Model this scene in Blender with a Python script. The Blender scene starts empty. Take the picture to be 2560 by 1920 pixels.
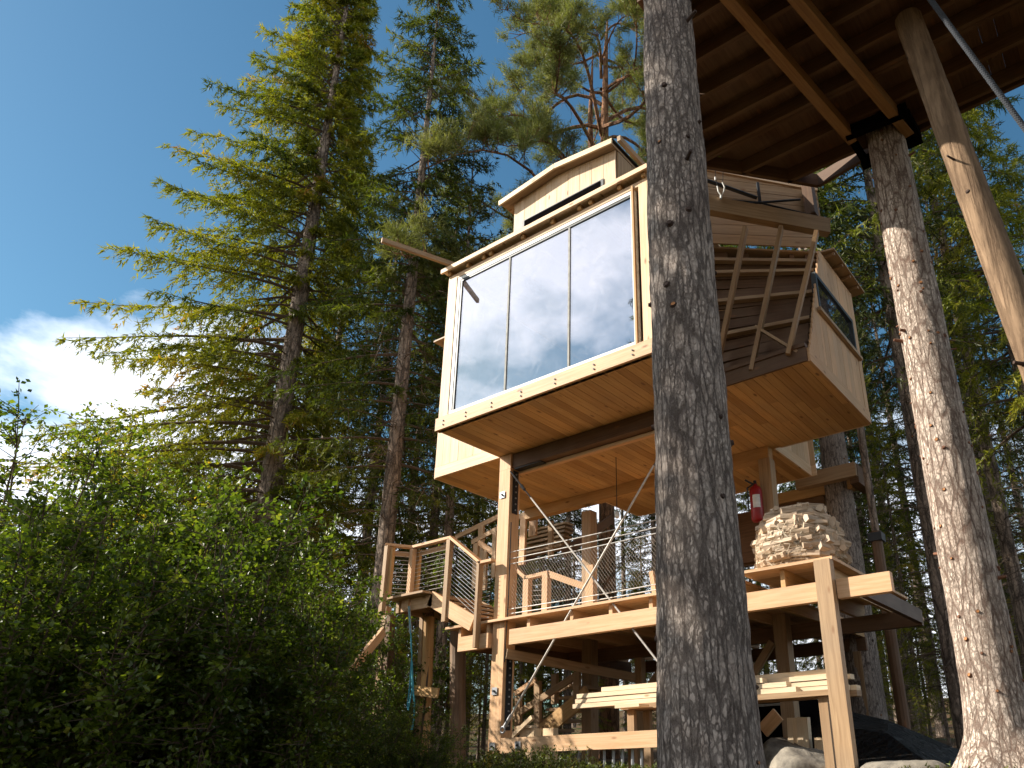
import bpy, math, random
import numpy as np
from mathutils import Matrix, Vector
rad = math.radians
sc = bpy.context.scene
# ------------------------------------------------------------------ camera
F, CX, CY = 1880.44, 1587.45, 1170.94          # lens and principal point in photograph pixels (2560 x 1920)
def _rot(a, b, c):
    Rz = np.array([[np.cos(a), -np.sin(a), 0], [np.sin(a), np.cos(a), 0], [0, 0, 1]])
    B = np.array([[1, 0, 0], [0, 0, 1], [0, -1, 0]], float)
    Rx = np.array([[1, 0, 0], [0, np.cos(b), -np.sin(b)], [0, np.sin(b), np.cos(b)]])
    Rr = np.array([[np.cos(c), -np.sin(c), 0], [np.sin(c), np.cos(c), 0], [0, 0, 1]])
    return Rr @ Rx @ B @ Rz
RC = _rot(-.588, -.3724, .02766)
cam_d = bpy.data.cameras.new('camera'); cam = bpy.data.objects.new('camera', cam_d); sc.collection.objects.link(cam)
cam.matrix_world = Matrix([list(RC.T[i]) + [0] for i in range(3)] + [[0, 0, 0, 1]])
cam_d.sensor_width = 36; cam_d.lens = F / 2560 * 36
cam_d.shift_x = (1280 - CX) / 2560; cam_d.shift_y = (CY - 960) / 2560
cam_d.clip_start = .05; cam_d.clip_end = 2000
sc.camera = cam
# ------------------------------------------------------------------ light
SUN = Vector((-.70, -.45, .56)).normalized()
EXPO = 0.95
w = bpy.data.worlds.new('World'); sc.world = w; w.use_nodes = True
nt = w.node_tree; N = nt.nodes; L = nt.links
bg = N['Background']
sky = N.new('ShaderNodeTexSky'); sky.sky_type = 'NISHITA'; sky.sun_disc = False
sky.sun_elevation = math.asin(SUN.z); sky.sun_rotation = math.atan2(SUN.x, SUN.y)
sky.altitude = 300; sky.air_density = 1.0; sky.dust_density = .4; sky.ozone_density = 1.5
tc = N.new('ShaderNodeTexCoord'); sep = N.new('ShaderNodeSeparateXYZ'); L.new(tc.outputs['Generated'], sep.inputs[0])
def wmath(op, a, b=None, clamp=False):
    n = N.new('ShaderNodeMath'); n.operation = op; n.use_clamp = clamp
    for i, v in enumerate((a, b)):
        if v is None: continue
        if isinstance(v, (int, float)): n.inputs[i].default_value = v
        else: L.new(v, n.inputs[i])
    return n.outputs[0]
mp = N.new('ShaderNodeMapping'); mp.inputs['Scale'].default_value = (1, 1, 1.9); mp.inputs['Location'].default_value = (1.7, .6, .9)
L.new(tc.outputs['Generated'], mp.inputs[0])
ns = N.new('ShaderNodeTexNoise'); ns.inputs['Scale'].default_value = 2.6; ns.inputs['Detail'].default_value = 9; ns.inputs['Roughness'].default_value = .55; ns.inputs['Distortion'].default_value = .25
L.new(mp.outputs[0], ns.inputs['Vector'])
# more cloud low down and behind the camera, clear blue high in front
low = wmath('MULTIPLY', wmath('SUBTRACT', .42, sep.outputs['Z']), 1.3)
back = wmath('MULTIPLY', wmath('SUBTRACT', -.05, sep.outputs['Y'], ), 1.6, )
back = wmath('MINIMUM', wmath('MAXIMUM', back, 0.0), .30)
low = wmath('MINIMUM', wmath('MAXIMUM', low, -.35), .19)
cov = wmath('ADD', ns.outputs[0], wmath('MAXIMUM', low, wmath('SUBTRACT', wmath('MINIMUM', back, .308), .16)))
cr = N.new('ShaderNodeValToRGB'); cr.color_ramp.elements[0].position = .54; cr.color_ramp.elements[1].position = .68
L.new(cov, cr.inputs[0])
mx = N.new('ShaderNodeMixRGB'); L.new(cr.outputs[0], mx.inputs[0])
hs = N.new('ShaderNodeHueSaturation'); hs.inputs['Saturation'].default_value = 1.22; hs.inputs['Value'].default_value = 1.0
L.new(sky.outputs[0], hs.inputs['Color'])
tn = N.new('ShaderNodeMixRGB'); tn.blend_type = 'MULTIPLY'; tn.inputs[0].default_value = 1; tn.inputs[2].default_value = (.90, 1.02, .86, 1); L.new(hs.outputs[0], tn.inputs[1]); L.new(tn.outputs[0], mx.inputs[1])
cr2 = N.new('ShaderNodeValToRGB'); cr2.color_ramp.elements[0].position = .5; cr2.color_ramp.elements[0].color = (.86, .87, .9, 1); cr2.color_ramp.elements[1].position = .8; cr2.color_ramp.elements[1].color = (.55, .57, .62, 1)
L.new(cov, cr2.inputs[0])
cm = N.new('ShaderNodeMixRGB'); cm.blend_type = 'MULTIPLY'; cm.inputs[0].default_value = 1; cm.inputs[2].default_value = (9.0, 8.9, 8.8, 1)
L.new(cr2.outputs[0], cm.inputs[1]); ca = N.new('ShaderNodeMixRGB'); ca.blend_type = 'ADD'; ca.inputs[0].default_value = .8; L.new(cm.outputs[0], ca.inputs[1])
ds = N.new('ShaderNodeHueSaturation'); ds.inputs['Saturation'].default_value = .35; L.new(sky.outputs[0], ds.inputs['Color']); L.new(ds.outputs[0], ca.inputs[2])
L.new(ca.outputs[0], mx.inputs[2]); L.new(mx.outputs[0], bg.inputs[0])
bg.inputs[1].default_value = .087
sd = bpy.data.lights.new('sun', 'SUN'); sd.energy = 5.0; sd.angle = rad(.5); sd.color = (1, .93, .82)
so = bpy.data.objects.new('sun', sd); sc.collection.objects.link(so); so.rotation_euler = SUN.to_track_quat('Z', 'Y').to_euler(); so.location = (0, 0, 30)
sc.view_settings.view_transform = 'Standard'; sc.view_settings.look = 'None'; sc.view_settings.gamma = 1; sc.view_settings.exposure = EXPO
sc.cycles.max_bounces = 6; sc.cycles.diffuse_bounces = 2; sc.cycles.glossy_bounces = 3; sc.cycles.transparent_max_bounces = 8
# ------------------------------------------------------------------ helpers
rng = np.random.default_rng(7)
A = lambda *p: np.array(p, float)
def ray(x, y): return RC.T @ np.array([(x - CX) / F, -(y - CY) / F, -1.])
def on(ax, val, x, y):                       # photograph pixel -> point on a real plane of the building
    d = ray(x, y); return d * (val / d['xyz'.index(ax)])
def away(x, y, h):                           # photograph pixel -> point at a horizontal distance
    d = ray(x, y); return d / np.hypot(d[0], d[1]) * h
def on_plane(n, d, x, y):
    r = ray(x, y); return r * (d / np.dot(n, r))
def Z(x0, y0, s): return lambda x, y: (x0 + x / s, y0 + y / s)
Za, Zb, Zc, Zd, Ze, Zf, Zg, Zh = Z(1640, 400, 3.687), Z(1780, 850, 3.687), Z(900, 1250, 4.424), Z(1200, 1100, 4.424), Z(1200, 1545, 4.424), Z(1780, 1200, 3.687), Z(1780, 1560, 2.836), Z(780, 1500, 3.95)
Z1 = Z(1080, 340, 3.687)
unit = lambda v: v / max(np.linalg.norm(v), 1e-9)

class MB:
    def __init__(s): s.v = []; s.n = 0; s.g = []
    def add(s, v, f, uv=None, tint=None, mat=0):
        v = np.asarray(v, float).reshape(-1, 3); f = np.asarray(f, int)
        if uv is None: uv = np.zeros((f.size, 2))
        t = np.full(len(f), rng.random() if tint is None else 0.) if not isinstance(tint, np.ndarray) else tint
        if isinstance(tint, (int, float)): t = np.full(len(f), float(tint))
        s.v.append(v); s.g.append((f + s.n, np.asarray(uv).reshape(-1, 2), t, np.full(len(f), mat))); s.n += len(v)
    def bar(s, p0, p1, w, h, up=(0, 0, 1), tint=None, mat=0):      # squared timber from p0 to p1; w across, h along up
        p0 = A(*p0); p1 = A(*p1); d = p1 - p0; l = np.linalg.norm(d); d = d / l; up = A(*up)
        sx = unit(np.cross(d, up)); u = np.cross(sx, d)
        c = []
        for e in (p0, p1):
            for a, b in ((-1, -1), (1, -1), (1, 1), (-1, 1)): c.append(e + sx * a * w / 2 + u * b * h / 2)
        f = [(0, 1, 5, 4), (1, 2, 6, 5), (2, 3, 7, 6), (3, 0, 4, 7), (3, 2, 1, 0), (4, 5, 6, 7)]
        ou, ov = rng.random() * 50, rng.random() * 50; uv = []
        acc = 0
        for k, ww in enumerate((w, h, w, h)):
            uv += [(ou, ov + acc), (ou, ov + acc + ww), (ou + l, ov + acc + ww), (ou + l, ov + acc)]; acc += ww
        for k in range(2): uv += [(ou + 30, ov), (ou + 30 + w * .3, ov), (ou + 30 + w * .3, ov + h), (ou + 30, ov + h)]
        s.add(c, f, uv, tint, mat)
    def box(s, lo, hi, tint=None, mat=0):
        lo = A(*lo); hi = A(*hi); m = (lo + hi) / 2; d = hi - lo; k = int(np.argmax(d))
        a = m.copy(); b = m.copy(); a[k] = lo[k]; b[k] = hi[k]
        if k == 2: s.bar(a, b, d[1] if False else d[0], d[1], (0, 1, 0), tint, mat)
        elif k == 0: s.bar(a, b, d[1], d[2], (0, 0, 1), tint, mat)
        else: s.bar(a, b, d[0], d[2], (0, 0, 1), tint, mat)
    def tube(s, pts, r, n=6, tint=None, mat=0, cap=False):
        P = np.asarray(pts, float); m = len(P); r = np.broadcast_to(r, (m,))
        T = np.gradient(P, axis=0); T /= np.linalg.norm(T, axis=1)[:, None] + 1e-9
        ref = A(0, 0, 1) if abs(T[0][2]) < .9 else A(1, 0, 0)
        X = np.cross(T, ref); X /= np.linalg.norm(X, axis=1)[:, None] + 1e-9; Y = np.cross(T, X)
        th = np.arange(n) / n * 2 * np.pi
        V = P[:, None] + r[:, None, None] * (np.cos(th)[None, :, None] * X[:, None] + np.sin(th)[None, :, None] * Y[:, None])
        i = np.arange(m - 1)[:, None] * n + np.arange(n)[None]; j = np.arange(m - 1)[:, None] * n + (np.arange(n)[None] + 1) % n
        f = np.stack([i, j, j + n, i + n], -1).reshape(-1, 4)
        d = np.concatenate([[0], np.cumsum(np.linalg.norm(np.diff(P, axis=0), axis=1))])
        a = np.arange(n) * 2 * np.pi * r.mean() / n; st = 2 * np.pi * r.mean() / n
        U0 = np.repeat(d[:-1], n); U1 = np.repeat(d[1:], n); V0 = np.tile(a, m - 1)
        uv = np.stack([np.stack([U0, V0], -1), np.stack([U0, V0 + st], -1), np.stack([U1, V0 + st], -1), np.stack([U1, V0], -1)], 1)
        if tint is None: tint = float(rng.random())
        s.add(V.reshape(-1, 3), f, uv, tint, mat)
        if cap and n > 2:
            b = V.reshape(-1, 3)
            s.add(b[:n], [list(range(n))[::-1]], None, tint, mat if cap is True else cap); s.add(b[-n:], [list(range(n))], None, tint, mat if cap is True else cap)
    def tris(s, V, tint, mat=0):             # V (k,3,3)
        k = len(V); s.add(V.reshape(-1, 3), np.arange(3 * k).reshape(-1, 3), None, tint, mat)
    def quads(s, V, tint, mat=0):
        k = len(V); s.add(V.reshape(-1, 3), np.arange(4 * k).reshape(-1, 4), None, tint, mat)
    def mesh(s, name, origin=(0, 0, 0), smooth=False):
        me = bpy.data.meshes.new(name); V = np.concatenate(s.v) - A(*origin)
        me.vertices.add(len(V)); me.vertices.foreach_set('co', V.ravel())
        li = np.concatenate([g[0].ravel() for g in s.g]); sz = np.concatenate([np.full(len(g[0]), g[0].shape[1]) for g in s.g])
        me.loops.add(len(li)); me.loops.foreach_set('vertex_index', li)
        me.polygons.add(len(sz)); me.polygons.foreach_set('loop_start', np.concatenate([[0], np.cumsum(sz)[:-1]]))
        me.polygons.foreach_set('material_index', np.concatenate([g[3] for g in s.g]))
        uvl = me.uv_layers.new(name='UVMap'); uvl.data.foreach_set('uv', np.concatenate([g[1] for g in s.g]).ravel())
        at = me.attributes.new('tint', 'FLOAT', 'FACE'); at.data.foreach_set('value', np.concatenate([g[2] for g in s.g]))
        me.update(calc_edges=True); me.validate()
        me.polygons.foreach_set('use_smooth', np.full(len(me.polygons), bool(smooth)))
        return me
def link(o): sc.collection.objects.link(o); return o
def tag(o, label=None, cat=None, group=None, kind=None):
    if label: o['label'] = label
    if cat: o['category'] = cat
    if group: o['group'] = group
    if kind: o['kind'] = kind
    return o
def root_of(o):
    p = A(0, 0, 0)
    while o is not None: p += A(*o.location); o = o.parent
    return p
def put(name, mb, mats, parent=None, origin=None, smooth=False):
    if parent is not None: origin = root_of(parent)
    elif origin is None: origin = (0, 0, 0)
    me = mb.mesh(name, origin, smooth)
    for m in (mats if isinstance(mats, (list, tuple)) else [mats]): me.materials.append(m)
    o = link(bpy.data.objects.new(name, me)); 
    if parent is not None: o.parent = parent
    else: o.location = origin
    return o
def thing(name, loc, label, cat, group=None):
    o = link(bpy.data.objects.new(name, None)); o.location = loc; o.empty_display_size = .2
    return tag(o, label, cat, group)
def onebar(name, parent, mat, *a, **k):
    m = MB(); m.bar(*a, **k); return put(name, m, mat, parent)
# ------------------------------------------------------------------ materials
def newmat(name):
    m = bpy.data.materials.new(name); m.use_nodes = True; t = m.node_tree
    return m, t.nodes, t.links, t.nodes['Principled BSDF']
def node(Nn, Ll, typ, ins=None, **props):
    n = Nn.new(typ)
    for k, v in props.items(): setattr(n, k, v)
    for k, v in (ins or {}).items():
        if hasattr(v, 'is_linked') or isinstance(v, bpy.types.NodeSocket): Ll.new(v, n.inputs[k])
        else: n.inputs[k].default_value = v
    return n
def ramp(Nn, Ll, fac, stops):
    r = Nn.new('ShaderNodeValToRGB'); el = r.color_ramp.elements
    el[0].position, el[0].color = stops[0][0], (*stops[0][1], 1); el[1].position, el[1].color = stops[-1][0], (*stops[-1][1], 1)
    for p, c in stops[1:-1]: e = el.new(p); e.color = (*c, 1)
    Ll.new(fac, r.inputs[0]); return r.outputs[0]
def mixc(Nn, Ll, fac, a, b, mode='MIX'):
    n = Nn.new('ShaderNodeMixRGB'); n.blend_type = mode
    for i, v in ((0, fac), (1, a), (2, b)):
        if isinstance(v, bpy.types.NodeSocket): Ll.new(v, n.inputs[i])
        elif isinstance(v, tuple): n.inputs[i].default_value = (*v, 1)
        else: n.inputs[i].default_value = v
    return n.outputs[0]
def wood(name, c0, c1, knot=(.22, .09, .03), rough=.6, grey=0., bump=.15):
    m, Nn, Ll, P = newmat(name)
    uv = node(Nn, Ll, 'ShaderNodeUVMap', uv_map='UVMap').outputs[0]
    at = node(Nn, Ll, 'ShaderNodeAttribute', attribute_name='tint').outputs['Fac']
    ad = node(Nn, Ll, 'ShaderNodeCombineXYZ', {'Z': node(Nn, Ll, 'ShaderNodeMath', {0: at, 1: 37.}, operation='MULTIPLY').outputs[0]}).outputs[0]
    mpn = node(Nn, Ll, 'ShaderNodeMapping', {'Vector': uv, 'Scale': (1.2, 26, 1), 'Location': ad}).outputs[0]
    g = node(Nn, Ll, 'ShaderNodeTexNoise', {'Vector': mpn, 'Scale': 1.6, 'Detail': 5., 'Roughness': .6, 'Distortion': .6}).outputs[0]
    mp2 = node(Nn, Ll, 'ShaderNodeMapping', {'Vector': uv, 'Scale': (2.6, 7, 1), 'Location': ad}).outputs[0]
    vo = node(Nn, Ll, 'ShaderNodeTexVoronoi', {'Vector': mp2, 'Scale': 1.0, 'Randomness': 1.}).outputs['Distance']
    kn = ramp(Nn, Ll, vo, [(.07, (1, 1, 1)), (.15, (0, 0, 0))])
    base = ramp(Nn, Ll, g, [(.3, c1), (.62, c0)])
    tn = ramp(Nn, Ll, at, [(0., (.70, .64, .57)), (.35, (.86, .83, .79)), (.7, (1, 1, 1)), (1., (1.1, 1.04, .96))])
    col = mixc(Nn, Ll, 1., base, tn, 'MULTIPLY')
    col = mixc(Nn, Ll, node(Nn, Ll, 'ShaderNodeMath', {0: kn, 1: .8}, operation='MULTIPLY').outputs[0], col, knot)
    big = node(Nn, Ll, 'ShaderNodeTexNoise', {'Vector': node(Nn, Ll, 'ShaderNodeTexCoord').outputs['Object'], 'Scale': 1.7, 'Detail': 4.}).outputs[0]
    gr = ramp(Nn, Ll, big, [(.42, (0, 0, 0)), (.72, (1, 1, 1))])
    col = mixc(Nn, Ll, node(Nn, Ll, 'ShaderNodeMath', {0: gr, 1: .25 + grey}, operation='MULTIPLY').outputs[0], col, (.30, .22, .15))
    Ll.new(col, P.inputs['Base Color']); P.inputs['Roughness'].default_value = rough; P.inputs['Specular IOR Level'].default_value = .3
    b = node(Nn, Ll, 'ShaderNodeBump', {'Height': g, 'Strength': bump, 'Distance': .01}); Ll.new(b.outputs[0], P.inputs['Normal'])
    return m
W_NEW = wood('pale spruce timber', (.78, .57, .38), (.65, .42, .23))
W_POST = wood('orange toned square timber', (.72, .46, .265), (.58, .33, .16))
W_PANEL = wood('shade toned orange spruce', (.66, .41, .18), (.52, .28, .10), knot=(.16, .06, .02))  # pale spruce recoloured: shade and orange bounce sit in the base colour
W_OLD = wood('weathered timber', (.48, .32, .18), (.31, .19, .10), grey=.2)
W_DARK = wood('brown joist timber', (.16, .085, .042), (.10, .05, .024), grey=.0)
W_PALE = wood('sawn white planks', (.80, .64, .44), (.70, .52, .33))
def simple(name, col, rough=.5, metal=0., spec=.5):
    m, Nn, Ll, P = newmat(name); 
    n = node(Nn, Ll, 'ShaderNodeTexNoise', {'Vector': node(Nn, Ll, 'ShaderNodeTexCoord').outputs['Object'], 'Scale': 14., 'Detail': 4.}).outputs[0]
    c = ramp(Nn, Ll, n, [(.3, tuple(x * .75 for x in col)), (.7, tuple(min(1, x * 1.15) for x in col))])
    Ll.new(c, P.inputs['Base Color']); P.inputs['Roughness'].default_value = rough; P.inputs['Metallic'].default_value = metal; P.inputs['Specular IOR Level'].default_value = spec
    return m
BLACK = simple('black painted steel', (.012, .012, .014), .4)
STEEL = simple('galvanised steel', (.45, .45, .46), .45, .5)
WIRE = simple('bright wire rope', (.62, .60, .56), .4, .3)
ROD = simple('pale steel rod', (.55, .50, .44), .45, .2)
WHITE = simple('white painted frame', (.78, .77, .72), .5)
GASKET = simple('dark glazing gasket', (.03, .035, .035), .5)
RED = simple('red enamel', (.30, .008, .010), .4)
PAPER = simple('pale instruction label', (.75, .75, .72), .6)
MATTE_BLACK = simple('matte black', (.006, .005, .005), 1., spec=0.)  # matte black for the deep-shade box, lantern pane and trunk collar
BITUM = simple('dark roofing felt', (.03, .03, .033), .8)
def foldmat():
    m, Nn, Ll, P = newmat('creased shade black'); co = node(Nn, Ll, 'ShaderNodeTexCoord').outputs['Object']
    P.inputs['Base Color'].default_value = (.012, .010, .008, 1); P.inputs['Roughness'].default_value = .55; P.inputs['Specular IOR Level'].default_value = .25
    n = node(Nn, Ll, 'ShaderNodeTexNoise', {'Vector': co, 'Scale': 5., 'Detail': 6., 'Distortion': 2.}).outputs[0]
    b = node(Nn, Ll, 'ShaderNodeBump', {'Height': n, 'Strength': 1., 'Distance': .12}); Ll.new(b.outputs[0], P.inputs['Normal']); return m
MOUND_BLACK = foldmat()  # near-black for the mound added in place of deep shade
TURQ = simple('turquoise cord', (.05, .30, .38), .7)
GREYROPE = simple('grey twisted rope', (.045, .05, .06), .9)
STRAP = simple('grey lifting strap', (.35, .34, .31), .8)
def bark(name, dark, mid, light, sc_=(1, 1, .42), bump=1., crack=.85, cell=34.):
    m, Nn, Ll, P = newmat(name)
    M = lambda op, a, b: node(Nn, Ll, 'ShaderNodeMath', {0: a, 1: b}, operation=op).outputs[0]
    co = node(Nn, Ll, 'ShaderNodeTexCoord').outputs['Object']
    st = node(Nn, Ll, 'ShaderNodeMapping', {'Vector': co, 'Scale': sc_}).outputs[0]
    wn = node(Nn, Ll, 'ShaderNodeTexNoise', {'Vector': st, 'Scale': cell * 1.1, 'Detail': 6., 'Roughness': .75}).outputs['Color']
    wv = mixc(Nn, Ll, 1.7 / cell, st, wn, 'ADD')
    e1 = node(Nn, Ll, 'ShaderNodeTexVoronoi', {'Vector': wv, 'Scale': cell, 'Randomness': 1.}, feature='DISTANCE_TO_EDGE').outputs['Distance']
    c1 = node(Nn, Ll, 'ShaderNodeTexVoronoi', {'Vector': wv, 'Scale': cell, 'Randomness': 1.}).outputs['Color']
    st2 = node(Nn, Ll, 'ShaderNodeMapping', {'Vector': wv, 'Scale': (1, 1, .35)}).outputs[0]
    e2 = node(Nn, Ll, 'ShaderNodeTexVoronoi', {'Vector': st2, 'Scale': cell * .42, 'Randomness': 1.}, feature='DISTANCE_TO_EDGE').outputs['Distance']
    fine = node(Nn, Ll, 'ShaderNodeTexNoise', {'Vector': st, 'Scale': cell * 3.2, 'Detail': 6., 'Roughness': .7}).outputs[0]
    amt = ramp(Nn, Ll, node(Nn, Ll, 'ShaderNodeTexNoise', {'Vector': co, 'Scale': 4.5, 'Detail': 4., 'Roughness': .6}).outputs[0], [(.32, (.15, .15, .15)), (.62, (1, 1, 1))])
    k1 = ramp(Nn, Ll, e1, [(.0, (1, 1, 1)), (.05, (.7, .7, .7)), (.16, (0, 0, 0))])
    k2 = ramp(Nn, Ll, e2, [(.0, (1, 1, 1)), (.035, (.8, .8, .8)), (.10, (0, 0, 0))])
    k = M('MAXIMUM', M('MULTIPLY', M('MULTIPLY', k1, amt), .62), M('MULTIPLY', k2, .95))
    v = node(Nn, Ll, 'ShaderNodeSeparateColor', {0: c1}).outputs[0]
    tone = M('ADD', M('MULTIPLY', v, .38), M('MULTIPLY', fine, 1.0))
    plate = ramp(Nn, Ll, tone, [(.35, mid), (.62, light), (.95, tuple(min(1, x * 1.3) for x in light))])
    patch = node(Nn, Ll, 'ShaderNodeTexNoise', {'Vector': co, 'Scale': 2.6, 'Detail': 4.}).outputs[0]
    plate = mixc(Nn, Ll, ramp(Nn, Ll, patch, [(.45, (0, 0, 0)), (.72, (.6, .6, .6))]), plate, mid)
    col = mixc(Nn, Ll, M('MULTIPLY', k, crack), plate, dark)
    Ll.new(col, P.inputs['Base Color']); P.inputs['Roughness'].default_value = .88; P.inputs['Specular IOR Level'].default_value = .2
    hgt = M('ADD', M('MULTIPLY', M('SUBTRACT', 1., k), 1.2), M('ADD', M('MULTIPLY', v, .8), M('MULTIPLY', fine, .6)))
    b = node(Nn, Ll, 'ShaderNodeBump', {'Height': hgt, 'Strength': bump, 'Distance': .010}); Ll.new(b.outputs[0], P.inputs['Normal'])
    return m
B_GREY = bark('grey spruce bark', (.05, .032, .026), (.25, .19, .155), (.46, .38, .32), cell=58., crack=.75)
B_PALE = bark('pale spruce bark', (.11, .050, .03), (.34, .24, .18), (.60, .49, .40), crack=.8, cell=42.)
B_FAR = bark('brown spruce bark', (.03, .022, .018), (.17, .125, .095), (.34, .26, .20), cell=24.)
B_PINE = bark('red pine bark', (.05, .025, .015), (.15, .085, .05), (.32, .16, .08), cell=20.)
B_POLE = wood('weathered peeled log', (.30, .19, .115), (.09, .055, .035), grey=.45, bump=1.)
B_POLE_BARK = bark('weathered barkless log', (.10, .06, .035), (.12, .075, .045), (.25, .165, .10), sc_=(1, 1, .10), cell=22., crack=.55, bump=.6)
B_TWIG = simple('grey brown twig', (.12, .085, .06), .9, spec=.1)
STUB = simple('orange cut branch stub', (.38, .16, .05), .8)
KNOT = simple('dark branch knot', (.06, .035, .025), .9)
def leafmat(name, stops, trans=.35, gloss=.02, rough=.5):
    m, Nn, Ll, P = newmat(name); Nn.remove(P); out = Nn['Material Output']
    at = node(Nn, Ll, 'ShaderNodeAttribute', attribute_name='tint').outputs['Fac']
    oi = node(Nn, Ll, 'ShaderNodeObjectInfo').outputs['Random']
    f = node(Nn, Ll, 'ShaderNodeMath', {0: at, 1: node(Nn, Ll, 'ShaderNodeMath', {0: node(Nn, Ll, 'ShaderNodeMath', {0: oi, 1: .5}, operation='SUBTRACT').outputs[0], 1: .15}, operation='MULTIPLY').outputs[0]}, operation='ADD').outputs[0]
    col = ramp(Nn, Ll, f, stops)
    d = node(Nn, Ll, 'ShaderNodeBsdfDiffuse', {'Color': col}).outputs[0]
    tcol = mixc(Nn, Ll, 1., col, (1.5, 1.6, .7), 'MULTIPLY')
    t = node(Nn, Ll, 'ShaderNodeBsdfTranslucent', {'Color': tcol}).outputs[0]
    s1 = node(Nn, Ll, 'ShaderNodeMixShader', {0: trans, 1: d, 2: t}).outputs[0]
    g = node(Nn, Ll, 'ShaderNodeBsdfGlossy', {'Color': (.9, .9, .85, 1), 'Roughness': rough}).outputs[0]
    s2 = node(Nn, Ll, 'ShaderNodeMixShader', {0: gloss, 1: s1, 2: g}).outputs[0]
    Ll.new(s2, out.inputs[0]); return m
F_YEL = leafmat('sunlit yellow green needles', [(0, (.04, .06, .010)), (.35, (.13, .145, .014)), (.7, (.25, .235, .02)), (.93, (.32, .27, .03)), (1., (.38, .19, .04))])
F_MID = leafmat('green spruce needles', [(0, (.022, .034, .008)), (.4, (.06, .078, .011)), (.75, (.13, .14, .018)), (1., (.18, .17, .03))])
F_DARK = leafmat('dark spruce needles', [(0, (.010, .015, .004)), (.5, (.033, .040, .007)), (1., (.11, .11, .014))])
F_PINE = leafmat('pale pine needles', [(0, (.07, .085, .025)), (.5, (.15, .16, .05)), (1., (.27, .25, .09))], trans=.3)
F_BUSH = leafmat('dark glossy bush leaves', [(0, (.02, .038, .007)), (.45, (.07, .105, .012)), (.8, (.15, .19, .02)), (1., (.28, .28, .04))], trans=.42, gloss=.03, rough=.35)
F_BIRCH = leafmat('yellow green birch leaves', [(0, (.06, .10, .012)), (.5, (.14, .19, .02)), (.8, (.32, .28, .03)), (1., (.45, .27, .03))], trans=.4)
F_LOW = leafmat('heath plants', [(0, (.05, .03, .012)), (.35, (.05, .065, .015)), (.7, (.10, .13, .02)), (1., (.20, .15, .03))], trans=.3)
def glassmat():
    m, Nn, Ll, P = newmat('reflective window glass'); Nn.remove(P); out = Nn['Material Output']
    tr = node(Nn, Ll, 'ShaderNodeBsdfTransparent', {'Color': (.55, .6, .65, 1)}).outputs[0]
    df = node(Nn, Ll, 'ShaderNodeBsdfDiffuse', {'Color': (.34, .33, .36, 1)}).outputs[0]
    co = node(Nn, Ll, 'ShaderNodeTexCoord').outputs['Object']
    patch_noise = node(Nn, Ll, 'ShaderNodeTexNoise', {'Vector': co, 'Scale': 3.2, 'Detail': 8., 'Roughness': .7, 'Distortion': 1.}).outputs[0]
    cloud_milk = ramp(Nn, Ll, patch_noise, [(.50, (.06, .06, .06)), (.70, (.5, .5, .5))])  # pale diffuse patches painted in for the milky cloud reflection
    spots = node(Nn, Ll, 'ShaderNodeTexVoronoi', {'Vector': co, 'Scale': 17.}).outputs['Distance']
    sp = ramp(Nn, Ll, spots, [(.04, (.6, .6, .6)), (.09, (0, 0, 0))])
    spm = mixc(Nn, Ll, 1., sp, ramp(Nn, Ll, patch_noise, [(.5, (0, 0, 0)), (.6, (1, 1, 1))]), 'MULTIPLY')
    cloud_milk = mixc(Nn, Ll, 1., cloud_milk, spm, 'ADD')
    s0 = node(Nn, Ll, 'ShaderNodeMixShader', {0: cloud_milk, 1: tr, 2: df}).outputs[0]
    g = node(Nn, Ll, 'ShaderNodeBsdfGlossy', {'Color': (.95, .95, 1, 1), 'Roughness': .01}).outputs[0]
    s1 = node(Nn, Ll, 'ShaderNodeMixShader', {0: .46, 1: s0, 2: g}).outputs[0]
    Ll.new(s1, out.inputs[0]); return m
GLASS = glassmat()
def rockmat():
    m, Nn, Ll, P = newmat('grey granite boulder')
    co = node(Nn, Ll, 'ShaderNodeTexCoord').outputs['Object']
    n = node(Nn, Ll, 'ShaderNodeTexNoise', {'Vector': co, 'Scale': 6., 'Detail': 9., 'Roughness': .7}).outputs[0]
    c = ramp(Nn, Ll, n, [(.3, (.07, .06, .05)), (.5, (.20, .175, .14)), (.7, (.32, .28, .22))])
    Ll.new(c, P.inputs['Base Color']); P.inputs['Roughness'].default_value = .9
    b = node(Nn, Ll, 'ShaderNodeBump', {'Height': n, 'Strength': .5, 'Distance': .04}); Ll.new(b.outputs[0], P.inputs['Normal']); return m
ROCK = rockmat()
def groundmat():
    m, Nn, Ll, P = newmat('forest floor')
    co = node(Nn, Ll, 'ShaderNodeTexCoord').outputs['Object']
    n = node(Nn, Ll, 'ShaderNodeTexNoise', {'Vector': co, 'Scale': 1.3, 'Detail': 6.}).outputs[0]
    n2 = node(Nn, Ll, 'ShaderNodeTexNoise', {'Vector': co, 'Scale': 30., 'Detail': 8., 'Roughness': .8}).outputs[0]
    a = ramp(Nn, Ll, n2, [(.3, (.04, .022, .012)), (.55, (.12, .07, .035)), (.75, (.26, .17, .09))])
    g = ramp(Nn, Ll, n2, [(.3, (.02, .03, .008)), (.7, (.09, .11, .02))])
    c = mixc(Nn, Ll, ramp(Nn, Ll, n, [(.5, (0, 0, 0)), (.62, (1, 1, 1))]), a, g)
    Ll.new(c, P.inputs['Base Color']); P.inputs['Roughness'].default_value = 1; P.inputs['Specular IOR Level'].default_value = .1
    b = node(Nn, Ll, 'ShaderNodeBump', {'Height': n2, 'Strength': .8, 'Distance': .04}); Ll.new(b.outputs[0], P.inputs['Normal']); return m
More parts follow.
